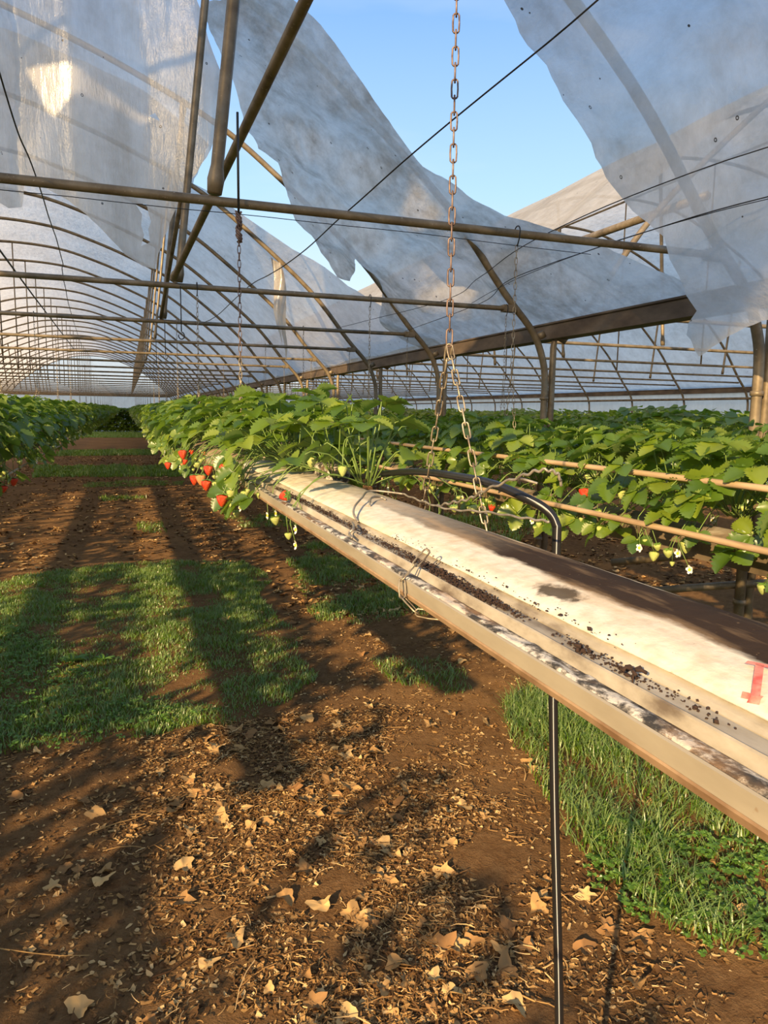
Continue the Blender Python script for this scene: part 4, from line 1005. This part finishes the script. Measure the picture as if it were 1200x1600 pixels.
grass('grass_patch', [(1.25, 5.0), (1.55, 4.75), (2.05, 4.95), (2.5, 6.0), (2.6, 7.9), (2.0, 8.0), (1.5, 7.3), (1.3, 6.2)], 5600, .06, .005, 'darker grass patch below the near trough', .7, patch=.2)
grass('grass_patch', [(1.36, 3.93), (1.70, 4.3), (1.86, 3.9), (1.82, 3.45), (1.55, 3.42)], 4200, .05, .0045, 'small tuft of grass on the soil below the middle of the trough', .9, patch=.38)
grass('grass_patch', [(1.55, 2.55), (1.75, 3.05), (1.98, 3.35), (2.5, 3.4), (3.3, 2.8), (3.3, 1.2), (2.4, 1.1), (1.9, 1.30), (1.62, 1.42), (1.47, 1.62), (1.44, 1.9), (1.55, 2.2)], 5600, .115, .0042, 'tall sunlit grass under the trough at the lower right', .95, patch=.16)
grass('grass_patch', [(4.3, 10), (4.1, 7.2), (5.0, 8.2), (6.4, 9.4), (6.2, 11)], 900, .10, .01, 'grass behind the second row near the posts', .6)
STR = [[(-2.2, 20.4), (-1.9, 17.2), (1.35, 16.9), (1.6, 20)], [(-.9, 15.9), (-.8, 14.9), (1.0, 14.9), (1.1, 15.8)], [(-2.2, 27.5), (-2.1, 24.6), (.9, 25.0), (1.0, 28)], [(.08, 10.1), (.1, 9.2), (.42, 9.2), (.40, 10.1)],
       [(1.3, 10.4), (1.35, 9.4), (2.2, 9.2), (2.2, 10.4)], [(-.5, 13.2), (-.45, 12.6), (.2, 12.6), (.3, 13.1)], [(-3, 49), (-3, 40), (2, 40), (2, 49)]]
for i, pl in enumerate(STR):
    far = pl[0][1] > 20
    grass('grass_strip', pl, 600 if pl[1][1] > 30 else (900 if far else 1500), .07 if not far else .10, .007 if not far else .02, ['wide strip of grass crossing the aisle in the middle distance', 'nearer thin strip of grass crossing the aisle', 'distant strip of grass crossing the aisle', 'small isolated tuft of grass in the aisle', 'grass tufts under the right row', 'tiny grass patch in the aisle before the strips', 'bright grass at the far end of the aisle'][i], .5, seed=i + 3)
def weed(x, y, s_, label, n=9):
    mb = MB(); z0 = ground_z(x, y); t = thing('broadleaf_weed', (x, y, z0), label, 'weed', 'broadleaf weeds')
    for i in range(n):
        a_ = i * 2.4; V_, F_ = LEAFLETS[i % 4]; Fm = frame_of((math.cos(a_), math.sin(a_), .25 + .3 * random.random()), (0, 0, 1)); L = s_ * random.uniform(.7, 1.1)
        mb.add((V_ * np.array([L * .5, L, L])) @ Fm + np.array([0, 0, .01]), F_)
    mb.build('leaves', M_WEED, t)
weed(-.35, 4.55, .09, 'pale green broadleaf weed in the large grass patch', 10)
weed(-.18, 4.50, .07, 'smaller broadleaf weed beside the pale one in the grass')
def clover(n, poly, label):
    pts = []; P = np.array(poly); 
    mb = MB()
    while len(pts) < n:
        p = rng.uniform(P.min(0), P.max(0)); 
        if inside(p[None], poly)[0]: pts.append(p)
    for p in pts:
        z = ground_z(*p) + rng.uniform(.01, .05); r_ = rng.uniform(.006, .011); a0 = rng.uniform(0, 6)
        for k in range(3):
            a_ = a0 + k * 2.1; c = np.array([p[0] + math.cos(a_) * r_, p[1] + math.sin(a_) * r_, z]); v = [(c[0] + math.cos(a_ + q2) * r_, c[1] + math.sin(a_ + q2) * r_, z + .004 * math.sin(q2 * 2)) for q2 in np.arange(0, 6.2, 1.05)]
            mb.add(v, [tuple(range(6))])
    tag(mb.build('clover', M_WEED, None, False), label, 'clover', kind='stuff')
clover(420, [(1.33, 1.8), (1.42, 1.5), (1.7, 1.3), (2.1, 1.3), (2.1, 1.75), (1.6, 2.1)], 'low clover leaves at the edge of the tall grass at lower right')
clover(1500, [(-1.6, 3.3), (-.2, 3.3), (.4, 3.5), (-.1, 3.9), (-.8, 5.6), (-1.6, 6.0)], 'clover and chickweed among the short grass at the left')

# ------------------------------------------------------------------ litter
def straw(n, region, label, lmin=.015, lmax=.06, wd=.0018, far=False):
    pts = np.array([region() for _ in range(n)]); a_ = rng.uniform(0, 2 * PI, n); L = rng.uniform(lmin, lmax, n) * rng.uniform(.5, 1, n); bend = rng.uniform(-.2, .2, n)
    w_ = wd * rng.uniform(.6, 1.5, n); z = np.array([ground_z(p[0], p[1]) for p in pts]) + rng.uniform(.002, .012, n); rise = rng.uniform(-.1, .28, n) * L
    dx, dy = np.cos(a_), np.sin(a_); rows = []
    for t_ in (-.5, -.15, .2, .5):
        off = bend * L * (t_ * t_ * 4 - .4); cx = pts[:, 0] + dx * L * t_ - dy * off; cy = pts[:, 1] + dy * L * t_ + dx * off; cz = z + rise * (t_ + .5) * (1.2 - t_)
        for s_ in (-1, 1): rows.append(np.stack([cx - s_ * dy * w_, cy + s_ * dx * w_, cz + s_ * .0006], 1))
    V_ = np.stack(rows, 1).reshape(-1, 3); b = np.arange(n)[:, None] * 8
    F_ = np.concatenate([b + np.array([[2 * i, 2 * i + 1, 2 * i + 3, 2 * i + 2]]) for i in range(3)])
    tag(link('straw_litter', np_mesh('straw_litter', V_, [F_], M_LITTER)), label, 'straw', kind='stuff')
def flakes(n, region, label, s0=.008, s1=.028):
    pts = np.array([region() for _ in range(n)]); s_ = rng.uniform(s0, s1, n); a_ = rng.uniform(0, 2 * PI, n)
    base = np.array([(-.5, -.35, 0), (0, -.5, .15), (.5, -.2, .0), (.45, .35, .25), (0, .55, .1), (-.5, .3, .3), (0, 0, -.05)])
    z = np.array([ground_z(p[0], p[1]) for p in pts]) + s_ * .12
    B = (base[None] + rng.uniform(-.22, .22, (n, 7, 3))) * np.stack([rng.uniform(.8, 1.5, n), rng.uniform(.35, 1., n), rng.uniform(.2, .9, n)], 1)[:, None, :]; B = B * s_[:, None, None]; tl = rng.uniform(-.5, .5, n)[:, None]
    X = B[:, :, 0] * np.cos(a_)[:, None] - B[:, :, 1] * np.sin(a_)[:, None] + pts[:, :1]; Y = B[:, :, 0] * np.sin(a_)[:, None] + B[:, :, 1] * np.cos(a_)[:, None] + pts[:, 1:2]
    Z = B[:, :, 2] + np.abs(B[:, :, 0] * tl) + z[:, None]; V_ = np.stack([X, Y, Z], -1).reshape(-1, 3); b = np.arange(n)[:, None] * 7
    F_ = np.concatenate([b + np.array([[6, i, (i + 1) % 6]]) for i in range(6)])
    tag(link('leaf_litter', np_mesh('leaf_litter', V_, [F_], M_LITTER)), label, 'leaf litter', kind='stuff')
BIG = [(-3.6, 3.6), (-1.4, 3.5), (-.57, 3.40), (.10, 3.36), (.72, 3.50), (.98, 3.95), (1.18, 6.6), (.3, 7.5), (-1.1, 7.0), (-3.6, 6.6)]
def in1(p, pl): return inside(np.array([p]), pl)[0]
def reg_near():
    while True:
        if rng.random() < .62:
            p = (rng.normal(.62, .36), rng.uniform(1.1, 3.4))
        else: p = (rng.uniform(-1.0, 3.2), rng.uniform(.9, 5.5))
        nz_ = noise.noise((p[0] * 3.2, p[1] * 3.2, 9)) + .6 * noise.noise((p[0] * 9, p[1] * 9, 1))
        if nz_ > rng.uniform(-.55, .36) and (not in1(p, BIG) or rng.random() < .05): return p
def reg_far():
    while True:
        p = (rng.uniform(-2.5, 7), 5 + 20 * rng.random() ** 1.6); 
        if noise.noise((p[0] * 1.5, p[1] * 1.5, 4)) > rng.uniform(-.5, .3) and not in1(p, BIG): return p
straw(15000, reg_near, 'dry straw stalks and roots strewn on the soil in the foreground', .01, .05, .0010)
straw(900, reg_near, 'longer dry stalks lying over the litter in the foreground', .06, .16, .0012)
flakes(42000, reg_near, 'crumbled dry leaf bits strewn on the soil in the foreground', .003, .020)
flakes(14000, reg_far, 'crumbled dry leaves along the floor of the farther aisle', .02, .06)
# whole dry leaves, each one a thing
def dry_leaf_me(seed):
    r = random.Random(seed); mb = MB(); n = 22; lob = r.choice([3, 5]); rim = []; V_ = [(0, 0, .004)]
    for ring in (.5, 1.):
        for i in range(n):
            a_ = 2 * PI * i / n; rr = (1 + .30 * math.cos(lob * a_) + .12 * math.cos(2 * lob * a_ + 1) + r.uniform(-.08, .08)) * .5 * ring * (1.15 if math.cos(a_) > 0 else .85)
            V_.append((rr * math.cos(a_), rr * math.sin(a_) * .85, .10 * math.sin(a_ * 2 + seed) * ring + .16 * ring * ring * abs(math.sin(a_ * 1.5 + seed * 2))))
    F_ = [(0, 1 + i, 1 + (i + 1) % n) for i in range(n)] + [(1 + i, 1 + n + i, 1 + n + (i + 1) % n, 1 + (i + 1) % n) for i in range(n)]
    mb.add(V_, F_); mb.tube([(-.4, 0, .02), (-.62, .05, .05), (-.8, .02, .03)], .012, 4)
    return mb.mesh('dry_leaf', M_DRY)
DL = [dry_leaf_me(i) for i in range(8)]
SP = [(.30, 2.62, 'pale dry leaf pair left of the litter heap'), (.52, 1.98, 'bright curled dry leaf in the lowest cluster'), (.60, 1.92, 'broad yellowish dry leaf in the lowest cluster, right side'), (.42, 2.05, 'dry leaf left in the lowest cluster'),
      (-.12, 2.30, 'brown dry leaf lying alone on bare soil at the left'), (.12, 2.12, 'small brown leaf on bare soil left of the straw'), (1.02, 1.72, 'dry leaf close to the black hose foot'), (1.30, 1.62, 'pale dry leaf right of the black hose'), (1.36, 1.55, 'folded dry leaf right of the black hose, lower'),
      (1.62, 2.05, 'large dry leaf caught at the edge of the tall grass'), (1.72, 1.55, 'dry leaf in the clover at the lower right'), (-.45, 2.95, 'dry leaf at the left border below the grass'), (.62, 3.32, 'pale grey leaf at the grass corner')]
for i, (x, y, lab) in enumerate(SP):
    o = link('dry_leaf', DL[i % 8], None, (x, y, ground_z(x, y) + .008)); s_ = random.uniform(.06, .085); o.scale = (s_,) * 3; o.rotation_euler = (random.uniform(-.2, .2), random.uniform(-.2, .2), random.uniform(0, 6)); tag(o, lab, 'dry leaf', 'whole dry leaves on the soil')
for i in range(270):
    x, y = reg_near(); o = link('dry_leaf', DL[i % 8], None, (x, y, ground_z(x, y) + .008)); s_ = random.uniform(.028, .072); o.scale = (s_,) * 3
    o.rotation_euler = (random.uniform(-.35, .35), random.uniform(-.35, .35), random.uniform(0, 6)); tag(o, 'curled brown dry leaf scattered among the straw on the foreground soil', 'dry leaf', 'whole dry leaves on the soil')
TW = [((-.55, 2.15), (-.15, 1.98), 'long thin twig on bare soil at the left edge'), ((-.02, 2.42), (.10, 2.50), 'short twig left of the straw'), ((.02, 1.85), (.24, 1.93), 'thin twig near the lower left corner'), ((.88, 1.52), (1.02, 1.40), 'forked pale twig left of the black hose foot'), ((-.18, 2.60), (.12, 2.72), 'twig below the grass at left')]
for A, B, lab in TW:
    mb = MB(); n = 7; P = []
    for i in range(n):
        t_ = i / (n - 1); x = A[0] + (B[0] - A[0]) * t_; y = A[1] + (B[1] - A[1]) * t_; P.append((x + random.uniform(-.006, .006), y + random.uniform(-.006, .006), ground_z(x, y) + .010))
    mb.tube(P, [.003 - .0003 * i for i in range(n)], 5); mb.tube([P[3], (P[3][0] + .03, P[3][1] - .05, P[3][2] + .004)], .0015, 4)
    tag(mb.build('twig', M_LITTER), lab, 'twig')
